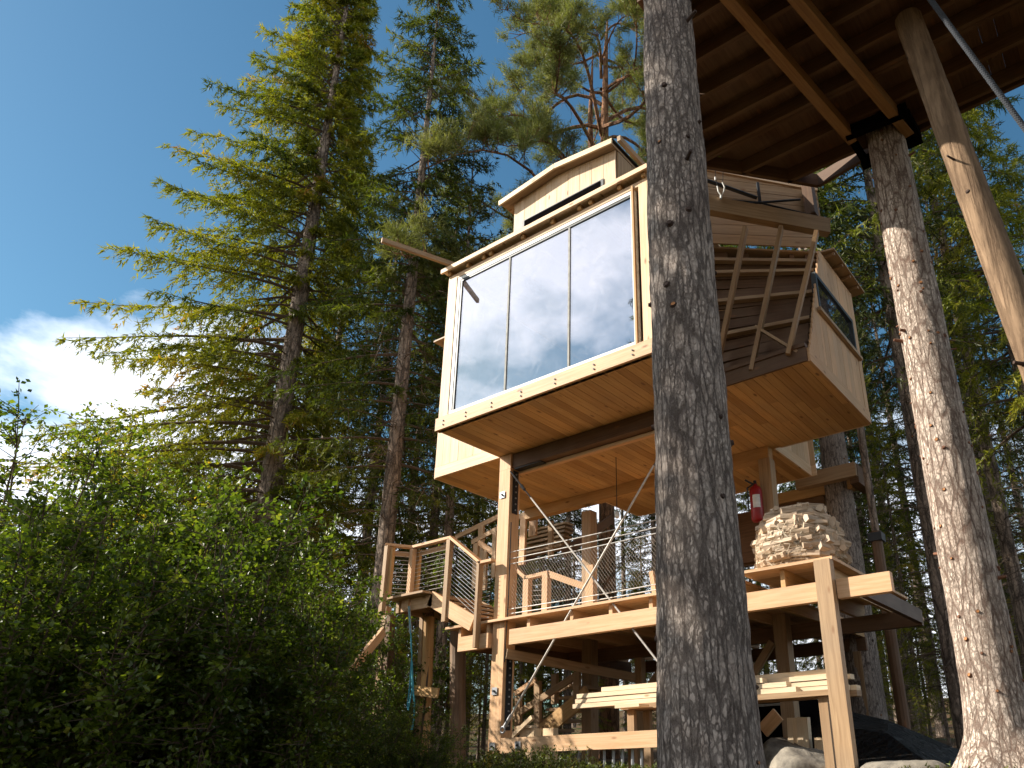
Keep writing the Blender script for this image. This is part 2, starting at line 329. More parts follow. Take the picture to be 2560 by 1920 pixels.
# ------------------------------------------------------------------ ground
def gz(x, y):
    h = np.hypot(x, y)
    near = np.clip((5.6 - h) / 4.5, 0, 1); near = near * near * (3 - 2 * near)
    left = np.clip((-x - 7.2) / 4, 0, 1) * np.clip((8.5 - y) / 4, 0, 1)
    far = np.clip(h - 10, 0, 80) * .03 + np.clip(h - 20, 0, 60) * .05
    return -.17 - .95 * near - .45 * left * (1 - near) + far + .04 * np.sin(x * 1.7 + 1) * np.cos(y * 1.3)
def ground():
    t = np.linspace(-1, 1, 221); u = np.sign(t) * (np.abs(t) ** 3.2) * 600
    u = u + t * 14
    X, Y = np.meshgrid(u - 2, u + 6, indexing='ij'); Zz = gz(X, Y) + rng.normal(0, .012, X.shape)
    V = np.stack([X, Y, Zz], -1).reshape(-1, 3); n = len(t)
    i = (np.arange(n - 1)[:, None] * n + np.arange(n - 1)[None]).ravel()
    m = MB(); m.add(V, np.stack([i, i + n, i + n + 1, i + 1], -1), None, 0.)
    o = put('ground', m, groundmat(), smooth=True); tag(o, kind='structure')
ground()
G = lambda x, y: float(gz(np.array(x), np.array(y)))
# ------------------------------------------------------------------ the cabin on its posts
XL, XR, YF, Y1, Y2, YB = -6.91, -3.65, 5.90, 7.04, 9.10, 10.45
XLL, XRR, ZS = -8.26, -2.40, 4.00
cabin = thing('treehouse', (-5.3, 8, ZS), 'pale timber treehouse cabin with a wide three-pane window raised on square posts', 'treehouse')
def soffit(x0, x1, y0, y1, wd=.118):
    m = MB(); x = x0
    while x < x1 - .01:
        xe = min(x + wd, x1); cuts = [y0]
        if y1 - y0 > 1.6 and rng.random() < .6: cuts.append(y0 + (y1 - y0) * rng.uniform(.3, .7))
        cuts.append(y1)
        for a, b in zip(cuts[:-1], cuts[1:]): m.box((x + .0025, a + .001, ZS), (xe - .0025, b - .001, ZS + .02), tint=float(rng.random()))
        x = xe
    m.box((x0, y0, ZS + .022), (x1, y1, ZS + .17), tint=.5)
    return m
for a in ((XL, XR, YF, Y1), (XLL, XRR, Y1, Y2), (XL + .0, XR - .1, Y2, YB)):
    put('soffit_boarding', soffit(*a), W_PANEL, cabin)
def planks_v(m, p0, p1, z0, z1, th=.022, wd=.17, out=(0, -1, 0)):      # upright boards along a line
    p0 = A(*p0); p1 = A(*p1); l = np.linalg.norm(p1 - p0); d = (p1 - p0) / l; s_ = 0; o = A(*out)
    while s_ < l - .01:
        e = min(s_ + wd * rng.uniform(.85, 1.1), l); c = p0 + d * (s_ + e) / 2 + o * (th / 2 + rng.uniform(0, .003))
        m.bar((c[0], c[1], z0), (c[0], c[1], z1), th, e - s_ - .005, d, tint=float(rng.uniform(.3, 1))); s_ = e
def planks_h(m, p0, p1, z0, z1, th=.022, wd=.15, out=(0, -1, 0)):
    z = z0; o = A(*out)
    while z < z1 - .01:
        e = min(z + wd, z1); m.bar(A(p0[0], p0[1], (z + e) / 2) + o * th / 2, A(p1[0], p1[1], (z + e) / 2) + o * th / 2, th, e - z - .006, tint=float(rng.random())); z = e
ZT = 6.32
# walls of the arms
m = MB(); zed = lambda y: ZS + .1 + (y - Y1) / .45
tt0 = .6
for k, y in enumerate(np.arange(Y1 + .02, 7.62, .04)):
    if k % 4 == 0: tt0 = float(rng.uniform(.4, 1))
    if zed(y) > ZS + .2: m.box((XRR, y, ZS + .17), (XRR + .022, y + .0395 - (.004 if k % 4 == 3 else 0), zed(y)), tint=tt0)
for k, y in enumerate(np.arange(7.68, 8.02, .04)):
    if k % 4 == 0: tt0 = float(rng.uniform(.4, 1))
    m.box((XRR, y, 5.48), (XRR + .022, y + .0395, min(5.98, zed(y))), tint=tt0)
planks_v(m, (XRR, 8.95, 0), (XRR, Y2, 0), ZS + .17, 5.98, out=(1, 0, 0))
planks_v(m, (XRR, 7.62, 0), (XRR, 8.95, 0), ZS + .17, 4.92, out=(1, 0, 0)); planks_v(m, (XRR, 8.02, 0), (XRR, 8.95, 0), 5.48, 5.98, out=(1, 0, 0))
m.box((XRR, Y1, ZS), (XRR + .03, Y2, ZS + .165), tint=.4)
right_wall = put('wall', m, W_POST, cabin)
win = put('window', (lambda q: (q.box((XRR - .03, 7.60, 4.92), (XRR + .03, 8.95, 4.97)), q.box((XRR - .03, 7.60, 5.43), (XRR + .03, 8.95, 5.48)), q.box((XRR - .03, 7.60, 4.97), (XRR + .03, 7.65, 5.43)), q.box((XRR - .03, 8.90, 4.97), (XRR + .03, 8.95, 5.43)), q)[-1])(MB()), GASKET, cabin)
put('pane', (lambda q: (q.box((XRR - .01, 7.65, 4.97), (XRR + .004, 8.90, 5.43)), q)[-1])(MB()), GLASS, win)
put('sill', (lambda q: (q.box((XRR + .03, 7.50, 4.87), (XRR + .075, 9.0, 4.918)), q)[-1])(MB()), W_OLD, win)
def wall_v(p0, p1, out, z0=ZS + .17, z1=ZT, mat=None):
    m = MB(); planks_v(m, p0, p1, z0, z1, out=out)
    o = A(*out) * .028; a = A(p0[0], p0[1], ZS + .0825) + o / 2; b = A(p1[0], p1[1], ZS + .0825) + o / 2
    m.bar(a, b, .028, .165, tint=.75)
    return put('wall', m, mat or W_NEW, cabin)
wall_v((XLL, Y1, 0), (XL, Y1, 0), (0, -1, 0)); wall_v((XLL, Y1, 0), (XLL, Y2, 0), (-1, 0, 0)); wall_v((XLL, Y2, 0), (XL, Y2, 0), (0, 1, 0))
wall_v((XL, YF, 0), (XL, Y1, 0), (-1, 0, 0)); wall_v((XR, YF, 0), (XR, Y1, 0), (1, 0, 0))
wall_v((XL, Y2, 0), (XL, YB, 0), (-1, 0, 0)); wall_v((XR - .1, Y2, 0), (XR - .1, YB, 0), (1, 0, 0)); wall_v((XL, YB, 0), (XR, YB, 0), (0, 1, 0)); wall_v((XR, Y2, 0), (XRR, Y2, 0), (0, 1, 0), z1=5.98)
# front frame round the big window
fy = YF
m = MB(); m.box((-6.965, fy - .035, ZS), (XR + .02, fy + .05, ZS + .172), tint=.6)
ff = put('floor_fascia', m, W_POST, cabin)
for x in (-6.82, -6.42, -5.98, -5.50, -4.98, -4.42, -3.9):
    for dz in (.055, .11): m = MB(); m.tube([(x, fy - .036, ZS + dz), (x, fy - .048, ZS + dz)], .010, 6, 0., cap=True); put('bolt', m, GASKET, ff)
m = MB(); m.box((-6.93, fy - .02, 4.174), (-6.765, fy + .06, 6.33), tint=.9); m.box((-3.765, fy - .02, 4.174), (XR + .02, fy + .06, 6.33), tint=.95)
m.box((-6.765, fy - .018, 6.262), (-3.765, fy + .06, 6.33), tint=.85)
put('window_surround', m, W_NEW, cabin)
m = MB(); m.box((-3.86, fy - .035, 4.176), (-3.835, fy - .005, 6.30), tint=.2); put('batten', m, W_PANEL, cabin)
bw = thing  # (kept simple: the big window is a part with sub-parts)
m = MB(); x0, x1, z0, z1 = -6.76, -3.835, 4.176, 6.258
m.box((x0, fy - .012, z0), (x1, fy + .045, z0 + .045), tint=0.); m.box((x0, fy - .012, z1 - .05), (x1, fy + .045, z1), tint=0.)
m.box((x0, fy - .012, z0 + .045), (x0 + .05, fy + .045, z1 - .05), tint=0.); m.box((x1 - .05, fy - .012, z0 + .045), (x1, fy + .045, z1 - .05), tint=0.)
bigwin = put('window', m, WHITE, cabin)
gx = [x0 + .05, -5.80, -4.81, x1 - .05]
m = MB(); m.box((x0 + .05, fy - .006, z0 + .045), (x0 + .085, fy + .03, z1 - .05), tint=0.); m.box((x0 + .085, fy - .006, z1 - .08), (x1 - .05, fy + .03, z1 - .05), tint=0.); put('gasket', m, GASKET, bigwin)
for i in range(3):
    m = MB(); m.box((gx[i] + .012, fy + .008, z0 + .045), (gx[i + 1] - .012, fy + .018, z1 - .05), tint=0.); put('pane', m, GLASS, bigwin)
for x in gx[1:3]:
    m = MB(); m.box((x - .013, fy - .004, z0 + .045), (x + .013, fy + .022, z1 - .055), tint=0.); put('mullion', m, STRAP, bigwin)
# inside floor and lining keep the cabin dark
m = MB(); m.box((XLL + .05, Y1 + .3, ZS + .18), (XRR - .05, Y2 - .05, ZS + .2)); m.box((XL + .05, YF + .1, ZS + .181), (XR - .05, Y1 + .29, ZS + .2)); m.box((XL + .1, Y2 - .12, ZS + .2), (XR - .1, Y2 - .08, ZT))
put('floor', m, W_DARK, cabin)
# roofs: front flat roof with battens, arms, and the lantern on top
m = MB()
m.box((-7.0, 5.83, 6.405), (-3.60, Y2 + .2, 6.43), tint=.7)
roof = put('roof', m, W_NEW, cabin)
m = MB(); m.box((-7.02, 5.80, 6.385), (-3.59, 5.828, 6.45), tint=.95); put('eave_board', m, W_NEW, roof)
m = MB(); m.box((-6.98, 5.84, 6.432), (-3.62, Y2 + .1, 6.446)); put('roofing_felt', m, BITUM, roof)
for x in (-6.9, -6.55, -6.25, -6.12, -5.55, -5.05, -4.62, -4.45, -4.02, -3.68):
    m = MB(); m.box((x - .024, 5.85, 6.335), (x + .024, 6.9, 6.403), tint=.3); put('rafter', m, W_PANEL, roof)
m = MB(); m.box((XL - .02, 5.98, 6.335), (XR + .02, 6.02, 6.40)); put('blocking_board', m, W_DARK, cabin)
m = MB(); pts_ = [(-3.76, 7.0), (-3.62, 7.0), (-2.42, 8.02), (XRR + .17, 8.06), (XRR + .17, Y2 + .16), (-3.76, Y2 + .16)]
m.add([(a, b, c) for c in (6.03, 6.055) for a, b in pts_], [(0, 1, 2, 3, 4, 5)[::-1]], None, .4); m.add([(a, b, 6.055) for a, b in pts_], [(0, 1, 2, 3, 4, 5)], None, .4); m.add([(a, b, c) for c in (6.03, 6.055) for a, b in pts_], [(k, (k + 1) % 6, (k + 1) % 6 + 6, k + 6) for k in range(6)], None, .4); m9 = MB(); m9.box((XLL - .15, Y1 - .12, 6.325), (XL - .02, Y2 + .15, 6.35), tint=.4)
side_roof = put('roof', m, W_OLD, cabin); put('roof', m9, W_OLD, cabin)
for y in np.arange(8.1, 9.2, .3):
    m = MB(); m.box((XRR - .2, y, 5.982), (XRR + .15, y + .045, 6.028), tint=.2); put('rafter', m, W_OLD, side_roof)
# lantern
lan = MB(); lx0, lx1, ly0, ly1 = -6.44, -4.58, 6.60, 8.35
n = 9; xs = np.linspace(lx0, lx1, n + 1); pk = -5.56
zt = lambda x: 7.98 - .115 * abs(x - pk) * 1.0
for i in range(n):
    a, b = xs[i] + .003, xs[i + 1] - .003; y = ly0 - rng.uniform(0, .004)
    v = [(a, y, 6.45), (b, y, 6.45), (b, y, zt(b) - .03), (a, y, zt(a) - .03)]; v += [(p[0], y + .024, p[2]) for p in v]
    o1 = rng.random() * 9
    uvf = lambda q: [((v[k][2]) + o1, v[k][0] + o1) for k in q]
    fs = [(0, 1, 2, 3), (7, 6, 5, 4), (0, 3, 7, 4), (1, 5, 6, 2), (3, 2, 6, 7), (0, 4, 5, 1)]
    lan.add(v, fs, [p for f in fs for p in uvf(f)], float(rng.uniform(.55, 1)))
lantern_wall = put('wall', lan, W_NEW, cabin)
m = MB(); planks_v(m, (lx1, ly0 + .03, 0), (lx1, ly1, 0), 6.45, 7.82, out=(1, 0, 0)); put('wall', m, W_OLD, cabin); m = MB(); planks_v(m, (lx0, ly0 + .03, 0), (lx0, ly1, 0), 6.45, 7.82, out=(-1, 0, 0)); put('wall', m, W_OLD, cabin)
m = MB(); m.box((-6.26, ly0 - .016, 6.62), (-4.78, ly0 - .006, 7.445), tint=0.); vent = put('window', m, GASKET, cabin)
m = MB(); m.box((-6.21, ly0 - .024, 6.67), (-4.83, ly0 - .0165, 7.42)); put('pane', m, MATTE_BLACK, vent)  # flat black pane, painted as the dark interior behind it
m = MB()
for s_, xe in ((-1, lx0 - .17), (1, lx1 + .02)):
    z_a, z_b = zt(pk), zt(xe); a = A(pk, 0, z_a); b = A(xe, 0, z_b)
    m.bar((pk, (ly0 + ly1) / 2, z_a), (xe, (ly0 + ly1) / 2, z_b), ly1 - ly0 + .24, .035, tint=.5)
lr = put('roof', m, W_OLD, cabin)
m = MB()
for xe in (lx0 - .19, lx1 + .04):
    m.bar((pk, ly0 - .135, zt(pk) + .005), (xe, ly0 - .135, zt(xe) + .005), .026, .085, tint=.97)
put('barge_board', m, W_PALE, lr)
m = MB(); m.bar((pk, (ly0 + ly1) / 2, zt(pk) + .03), (lx1 + .06, (ly0 + ly1) / 2, zt(lx1) + .026), ly1 - ly0 + .28, .012, tint=0.); m.bar((pk, (ly0 + ly1) / 2, zt(pk) + .03), (lx0 - .2, (ly0 + ly1) / 2, zt(lx0 - .2) + .028), ly1 - ly0 + .28, .012, tint=0.)
put('roofing_felt', m, BITUM, lr)
# loose battens left on the roof
def batten(label, a, b, w_=.045, h_=.07):
    m = MB(); m.bar(a, b, w_, h_, tint=.6); return tag(put('loose_batten', m, W_OLD, origin=tuple((A(*a) + A(*b)) / 2)), label, 'batten', 'battens left sticking out of the roof')
batten('batten sticking out past the left corner of the main roof', (-7.32, 5.02, 6.60), (-6.88, 6.15, 6.60))
batten('batten sticking up over the right corner of the roof beside the trunk', on('z', 6.6, *Z1(1720, 20)), on('z', 6.6, *Z1(1975, 300)))
# slanted chamfer between front and right arm
dn, dd = A(1, -1, 0), -9.5
m = MB(); bl, br = on_plane(dn, dd, *Za(495, 420)), on_plane(dn, dd, *Za(1590, 625)); bl = bl + (bl - br) * .25
bz = (bl[2] + br[2]) / 2
m.bar(bl, br, .10, .21, tint=.45); put('chamfer_beam', m, W_OLD, cabin)
tops = [on_plane(dn, dd, *Za(820, 650)), on_plane(dn, dd, *Za(1150, 650)), on('y', 6.97, *Za(1475, 690))]
bots = [A(-3.52, 7.0, 4.12), A(-3.07, 7.04, 4.10), A(-2.60, 6.99, 4.12)]
for t_, b_ in zip(tops, bots):
    m = MB(); m.bar(b_, t_ + (t_ - b_) * .02, .048, .12, (.35, -.94, 0), tint=.15); put('slanting_stud', m, W_OLD, cabin)
def ruled(m, f0, f1, off, th, u0=0., u1=1., tint=.5):
    B0, B1 = A(-3.72, 7.14, 4.12), A(-2.44, 7.14, 4.12); T0, T1 = A(-3.72, 6.95, 6.05), A(-2.46, 7.98, 6.02)
    def P(u, f): return (B0 + (B1 - B0) * u) * (1 - f) + (T0 + (T1 - T0) * u) * f
    o = unit(A(-.5, 1, 0)) * off
    m.bar(P(u0, (f0 + f1) / 2) + o, P(u1, (f0 + f1) / 2) + o, th, np.linalg.norm(P(.5, f1) - P(.5, f0)), unit(P(.5, 1) - P(.5, 0)), tint=tint)
m = MB(); k = 13
for i in range(k):
    f0, f1 = i / k, (i + 1) / k - .006
    if i == k - 1:
        for a, b in ((0, .3), (.42, .47), (.66, .72), (.8, .84), (.93, 1)): ruled(m, f0, f1, .06, .022, a, b, .6)
    else: ruled(m, f0, f1, .06, .022, tint=float(rng.random() * .6))
put('slanting_boards', m, W_DARK, cabin)
m = MB(); planks_h(m, (-3.66, 6.93), (-2.44, 7.94), 6.06, 6.5, out=(.64, -.77, 0)); put('frieze_boards', m, W_OLD, cabin)
for f in (.04, .33, .58, .80, .9):
    m = MB(); ruled(m, f - .012, f + .012, .0, .07, tint=.6); put('noggin', m, W_OLD, cabin)
m = MB(); m.bar((-2.95, 7.02, 4.62), (-2.5, 7.05, 4.14), .03, .09, (0, -1, 0), tint=.5); put('diagonal_brace', m, W_OLD, cabin)
m = MB(); m.box((XR, Y1 - .05, ZS + .17), (XRR, Y1 + .03, ZS + .215), tint=.2); m.box((XR, Y1 - .03, ZS), (XRR, Y1 - .001, ZS + .168), tint=.1); put('edge_sill', m, W_DARK, cabin)
# parapet and handrail behind the chamfer beam
m = MB(); pa = on_plane(dn, dd - .25, *Za(480, 110)); pb_ = on_plane(dn, dd - .25, *Za(1480, 300)); pa = pa + (pa - pb_) * .2
for i in range(4):
    z_ = pa[2] - .06 - i * .135; m.bar((pa[0], pa[1], z_), (pb_[0], pb_[1], z_), .022, .128, tint=float(rng.random()))
par = put('parapet_boards', m, W_OLD, cabin)
m = MB(); m.bar(pa + A(0, 0, .02), pb_ + A(0, 0, .02), .07, .04, tint=.6); put('cap_rail', m, W_NEW, par)
m = MB(); m.tube([on_plane(dn, dd - .02, *Za(400, 165)), on_plane(dn, dd - .02, *Za(930, 350))], .022, 8, 0.); m.tube([on_plane(dn, dd - .02, *Za(480, 350)), on_plane(dn, dd - .02, *Za(960, 395)), on_plane(dn, dd - .02, *Za(1560, 540))], .012, 8, 0.)
m.tube([on_plane(dn, dd - .02, *Za(800, 405)), on_plane(dn, dd - .02, *Za(1330, 365))], .014, 8, 0.); m.bar(on_plane(dn, dd - .04, *Za(935, 210)), on_plane(dn, dd - .04, *Za(960, 400)), .03, .03, tint=0.)
put('handrail_pipe', m, BLACK, cabin)
m = MB(); m.bar(on_plane(dn, dd - .1, *Za(1400, 250)), on_plane(dn, dd - .1, *Za(1440, 520)), .12, .14, (0, 1, 0), tint=.2); put('corner_post', m, W_DARK, cabin)
# posts and beams under the cabin
def post(x, y, z0, z1, s_=.2, mat=W_POST, name='post', t=.9, par_=None):
    m = MB(); m.box((x - s_ / 2, y - s_ / 2, z0), (x + s_ / 2, y + s_ / 2, z1), tint=t); return put(name, m, mat, par_ or cabin)
PY = 7.10
p1 = post(-6.81, PY, .14, 3.78); post(-3.85, PY, .0, 3.78)
p3 = post(-6.89, 9.0, -.2, 3.70, .17, W_OLD, t=.6); post(-3.83, 9.0, -.2, 3.82, .17, W_OLD, t=.5)
m = MB(); m.box((-6.91, PY - .1, 3.782), (-6.71, PY + .1, 3.996), tint=.85); put('post_cap_block', m, W_POST, cabin)
for y, z0, xa, xb in ((PY, 3.79, -6.706, -3.7), (9.0, 3.82, -8.2, -3.76)):
    m = MB(); m.box((xa, y - .07, z0), (xb, y + .07, 3.996), tint=.3); put('bearer_beam', m, W_DARK if y < 8 else W_PANEL, cabin)
m = MB(); m.box((-4.7, 10.93, 3.84), (-3.28, 11.07, 4.02), tint=.4); put('bearer_beam', m, W_PANEL, cabin)
m = MB(); m.box((-6.704, 7.15, 3.74), (-3.72, 7.22, 3.785), tint=.8); put('ledger_strip', m, W_POST, cabin)
# black perforated straps with bolts
for (x, y0, z0, z1) in ((-6.70, PY - .05, 3.15, 3.76), (-6.70, PY - .05, .40, 1.25)):
    m = MB(); m.box((x, y0, z0), (x + .006, y0 + .1, z1), tint=0.); st = put('perforated_strap', m, BLACK, cabin)
    m = MB()
    for z_ in np.arange(z0 + .05, z1, .085): m.tube([(x + .006, y0 + .05, z_), (x + .02, y0 + .05, z_)], .011, 6, 0., cap=True)
    put('strap_bolts', m, STEEL, st)
m = MB(); m.box((-6.68, PY - .06, 3.772), (-6.2, PY + .05, 3.784), tint=0.); put('perforated_strap', m, BLACK, cabin)
for x, z_ in ((-6.83, 3.42), (-6.83, .86), (-6.83, .22), (-6.42, .22)):
    m = MB(); m.box((x - .045, PY - .113, z_ - .045), (x + .045, PY - .1085, z_ + .045), tint=0.); pl = put('washer_plate', m, STEEL, cabin)
    m = MB(); m.tube([(x, PY - .114, z_), (x, PY - .135, z_)], .014, 6, 0., cap=True); put('bolt', m, BLACK, pl)
m = MB(); m.box((-6.91, PY - .108, .14), (-3.72, PY - .102 + .2, .31), tint=.75)
m2 = MB(); m2.box((-6.705, PY - .1, .14), (-3.96, PY + .08, .31), tint=.7); put('ground_beam', m2, W_POST, cabin)
post(-6.4 - .41, PY, .139, .14 + .0005, .2) if False else None
# steel bracing rods crossing between the front posts
def rod(label, a, b, tb=True, sag=0):
    t = thing('bracing_rod', tuple(b), label, 'bracing rod', 'crossed steel bracing rods')
    a, b = A(*a), A(*b); d = unit(b - a); l = np.linalg.norm(b - a)
    m = MB(); m.tube([a + d * .62, b - d * (.25)], .0125, 8, .5); put('rod', m, ROD, t)
    m = MB(); m.tube([a + d * .02, a + d * .34], .012, 6, 0.); m.tube([a + d * .34, a + d * .44], .022, 6, 0.); m.tube([a + d * .44, a + d * .62], .010, 6, 0.); put('turnbuckle', m, BLACK, t)
    m = MB(); m.tube([b - d * .26, b - d * .10], .022, 8, 0.); 
    th = np.linspace(0, 2 * np.pi, 13); sx = unit(np.cross(d, A(0, 1, 0)))
    m.tube([b - d * .05 + .035 * (np.cos(q) * d + np.sin(q) * sx) for q in th], .011, 6, 0.); put('shackle', m, STEEL, t)
    return t
rod('steel rod running from the top of the left front post down to the right', (-6.70, 6.98, 3.74), (-3.98, 6.98, .46))
rod('steel rod running from the foot of the left front post up to the right', (-3.98, 6.95, 3.72), (-6.66, 6.95, .36))
m = MB(); m.bar((-6.68, 7.02, 1.30), (-6.12, 9.25, 1.10), .045, .12, tint=.5); tag(put('diagonal_board', m, W_OLD, cabin))
# ------------------------------------------------------------------ deck
deck = thing('deck', (-5, 8, 1.7), 'open timber deck on beams under the treehouse', 'deck')
def deckboards(x0, x1, y0, y1, zt_, wd=.12):
    m = MB(); y = y0
    while y < y1: m.box((x0 + rng.uniform(-.004, .004), y + .003, zt_ - .03), (x1, min(y + wd, y1) - .003, zt_), tint=float(rng.uniform(.3, .9))); y += wd
    return m
put('deck_boards', deckboards(-7.72, -3.36, 6.93, 10.9, 1.735), W_POST, deck)
put('deck_boards', deckboards(-3.35, -2.36, 6.90, 9.5, 1.800), W_POST, deck)
for x in (-7.5, -6.99, -6.3, -5.62, -5.05, -4.5, -3.95, -3.4, -2.92, -2.5):
    z1_ = 1.703 if x < -3.38 else 1.768
    m = MB(); m.box((x - .024, 6.99, 1.578), (x + .024, 10.85 if x < -3.38 else 9.45, z1_), tint=.5); put('joist', m, W_PANEL if x > -3.5 else W_POST, deck)
for y, xa, xb, mt in ((6.93, -6.56, -2.53, W_POST), (6.93, -7.46, -6.92, W_POST), (6.93, -2.36, -1.85, W_POST), (9.1, -7.4, -2.15, W_DARK), (10.8, -7.2, -3.36, W_DARK)):
    m = MB(); m.box((xa, y, 1.39), (xb, y + .09, 1.575), tint=.8); put('beam', m, mt, deck)
for xx_ in (-7.44, -2.20): m = MB(); m.box((xx_, 7.03, 1.41), (xx_ + .06, 10.79 if xx_ < -5 else 9.095, 1.57)); put('side_beam', m, W_DARK, deck)
m = MB(); m.bar((-2.45, 6.90, -.14), (-2.45, 6.90, 1.768), .16, .11, (0, 1, 0), tint=.75); put('post', m, W_OLD, deck)
for x, y in ((-6.1, 9.14), (-4.6, 9.14), (-3.5, 10.84), (-5.2, 10.84)):
    m = MB(); m.bar((x, y, -.2), (x, y, 1.385), .11, .11, (0, 1, 0), tint=.4); put('post', m, W_OLD, deck)
for a, b in (((-6.1, 9.05, .75), (-5.5, 9.05, 1.38)), ((-4.6, 9.05, .65), (-5.25, 9.05, 1.38)), ((-4.6, 9.05, .65), (-4.0, 9.05, 1.38)), ((-5.2, 8.9, -.1), (-4.75, 8.9, .7))):
    m = MB(); m.bar(a, b, .05, .1, tint=.4); put('knee_brace', m, W_OLD, deck)
# cable and net balustrade
net = thing('net_balustrade', (-5.5, 7.06, 1.74), 'wire cable balustrade with diamond net along the front of the deck', 'balustrade')
for z_ in (2.61, 2.52, 2.45, 1.86, 1.80):
    m = MB(); xs = np.linspace(-6.70, -3.95, 12); m.tube([(x, 7.05, z_ - .012 * math.sin(math.pi * (x + 6.7) / 2.75)) for x in xs], .0065, 6, .8); put('cable', m, WIRE, net)
m = MB(); zb_, zt2 = 1.85, 2.44; hh = zt2 - zb_
for k in range(-14, 68):
    for s_ in (1, -1):
        xa = -6.68 + k * .042; xb = xa + s_ * hh * .75; za, zb2 = zb_, zt2
        lo, hi = -6.68, -3.96
        pts = []
        for q in np.linspace(0, 1, 10):
            x = xa + (xb - xa) * q
            if lo <= x <= hi: pts.append((x, 7.05 + .01 * math.sin(9 * x + q * 5), za + (zb2 - za) * q))
        if len(pts) > 1: m.tube(pts, .0016, 3, .3)
put('diamond_net', m, simple('dull net wire', (.34, .27, .21), .6), net)
m = MB(); m.tube([(-6.69, 7.0, 1.2), (-6.66, 7.0, 2.0), (-6.66, 7.0, 3.0)], .007, 6, .2); put('net_edge_cable', m, BLACK, net)
# ------------------------------------------------------------------ landing and stairs on the left, all in one vertical plane by the deck
ly = 6.93
land = thing('stair_landing', (-8.2, 7.5, 2.05), 'small raised timber landing at the top of the short flight left of the deck', 'landing')
put('floor_boards', deckboards(-8.75, -7.98, 6.72, 8.0, 2.24, .13), W_OLD, land)
m = MB(); m.box((-8.60, ly - .04, 2.04), (-7.97, ly + .0, 2.205), tint=.7); put('edge_beam', m, W_POST, land)
m = MB(); m.box((-8.74, 7.9, 2.04), (-7.97, 7.95, 2.205), tint=.3); m.box((-8.72, 6.9, 2.04), (-8.66, 7.9, 2.205), tint=.3); m.box((-8.0, 6.95, 2.04), (-7.95, 7.9, 2.205), tint=.3); put('edge_beam', m, W_OLD, land)
for nm, x, y, z0, z1, mt in (('post', -8.66, 6.62, 1.97, 2.95, W_OLD), ('post', -8.455, 6.90, 2.06, 2.93, W_POST), ('post', -7.70, 6.90, 1.80, 2.93, W_OLD)):
    m = MB(); m.bar((x, y, z0), (x, y, z1), .07, .07, (0, 1, 0), tint=.6); put(nm, m, mt, land)
m = MB(); m.bar((-8.42, 6.98, 2.24), (-8.42, 6.98, 2.92), .07, .05, (0, 1, 0), tint=.4); m.bar((-8.60, 6.66, 2.24), (-8.60, 6.66, 2.92), .05, .05, (0, 1, 0), tint=.4); put('inner_post', m, W_PANEL, land)
m = MB(); m.bar((-8.70, 6.60, 2.97), (-8.46, 6.93, 2.955), .09, .035, tint=.7); m.bar((-8.48, 6.91, 2.955), (-7.66, 6.91, 2.955), .09, .035, tint=.7); m.bar((-8.66, 6.70, 2.86), (-8.44, 7.0, 2.85), .03, .07, tint=.4); m.bar((-8.42, 6.98, 2.87), (-7.72, 6.98, 2.87), .03, .07, tint=.2)
put('handrail', m, W_POST, land)
for z_ in np.arange(2.29, 2.88, .058):
    m = MB(); m.tube([(-8.65, 6.64, z_), (-8.45, 6.93, z_ - .0)], .0035, 4, .8); m.tube([(-8.45, 6.93, z_), (-7.70, 6.93, z_)], .0035, 4, .8); put('railing_wire', m, WIRE, land)
st = thing('short_staircase', (-7.4, 7.2, 1.74), 'short flight of open steps from the landing down to the deck', 'staircase')
m = MB(); m.bar((-8.02, ly - .02, 2.16), (-7.18, ly - .02, 1.72), .04, .2, tint=.85); put('stringer', m, W_POST, st)
m = MB(); m.bar((-8.02, 7.85, 2.16), (-7.18, 7.85, 1.72), .04, .2, tint=.4); put('stringer', m, W_OLD, st)
for i in range(4):
    m = MB(); x = -7.88 + i * .2; z_ = 2.16 - i * .105; m.box((x - .1, ly + .005, z_ - .035), (x + .12, 7.82, z_), tint=.5); put('tread', m, W_OLD, st)
m = MB(); m.bar((-7.68, 6.905, 2.955), (-7.06, 6.905, 2.49), .09, .035, tint=.9); m.bar((-7.12, 6.905, 2.50), (-6.86, 6.905, 2.50), .09, .035, tint=.8); put('handrail', m, W_POST, st)
m = MB(); m.bar((-7.09, 6.895, 1.40), (-7.09, 6.895, 2.48), .045, .085, (0, 1, 0), tint=.5); put('newel_post', m, W_OLD, st)
for k in range(13):
    z_ = .06 + k * .055; m = MB(); m.tube([(-7.67, 6.93, 2.2 + z_ - .05), (-7.10, 6.93, 1.775 + z_ - .05)], .0035, 4, .8); m.tube([(-7.09, 6.93, 1.77 + z_ - .06), (-6.92, 6.93, 1.77 + z_ - .06)], .0035, 4, .8); put('railing_wire', m, WIRE, st)
# flight up behind the post and its rails
st2 = thing('upper_staircase', (-7.6, 9.6, 2.2), 'flight of steps rising behind the left post towards the cabin', 'staircase')
for i, yy in enumerate((1255, 1205, 1150, 1100, 1055, 1010)):
    Yt = 9.5 + .2 * i; a_, b_ = on('y', Yt, *Zd(480 + 14 * i, yy)), on('y', Yt, *Zd(905 + 8 * i, yy - 105)); m = MB(); m.box((a_[0], Yt, (a_[2] + b_[2]) / 2 - .02), (b_[0], Yt + .24, (a_[2] + b_[2]) / 2 + .02), tint=.6); put('tread', m, W_OLD, st2)
a_ = on('y', 9.5, *Zd(470, 1290)); b_ = on('y', 10.7, *Zd(540, 1010))
for dx in (0, .95):
    m = MB(); m.bar((a_[0] + dx, 9.45, a_[2] - .12), (a_[0] + dx + .1, 10.75, b_[2] - .12), .04, .15, tint=.5); put('stringer', m, W_DARK, st2)
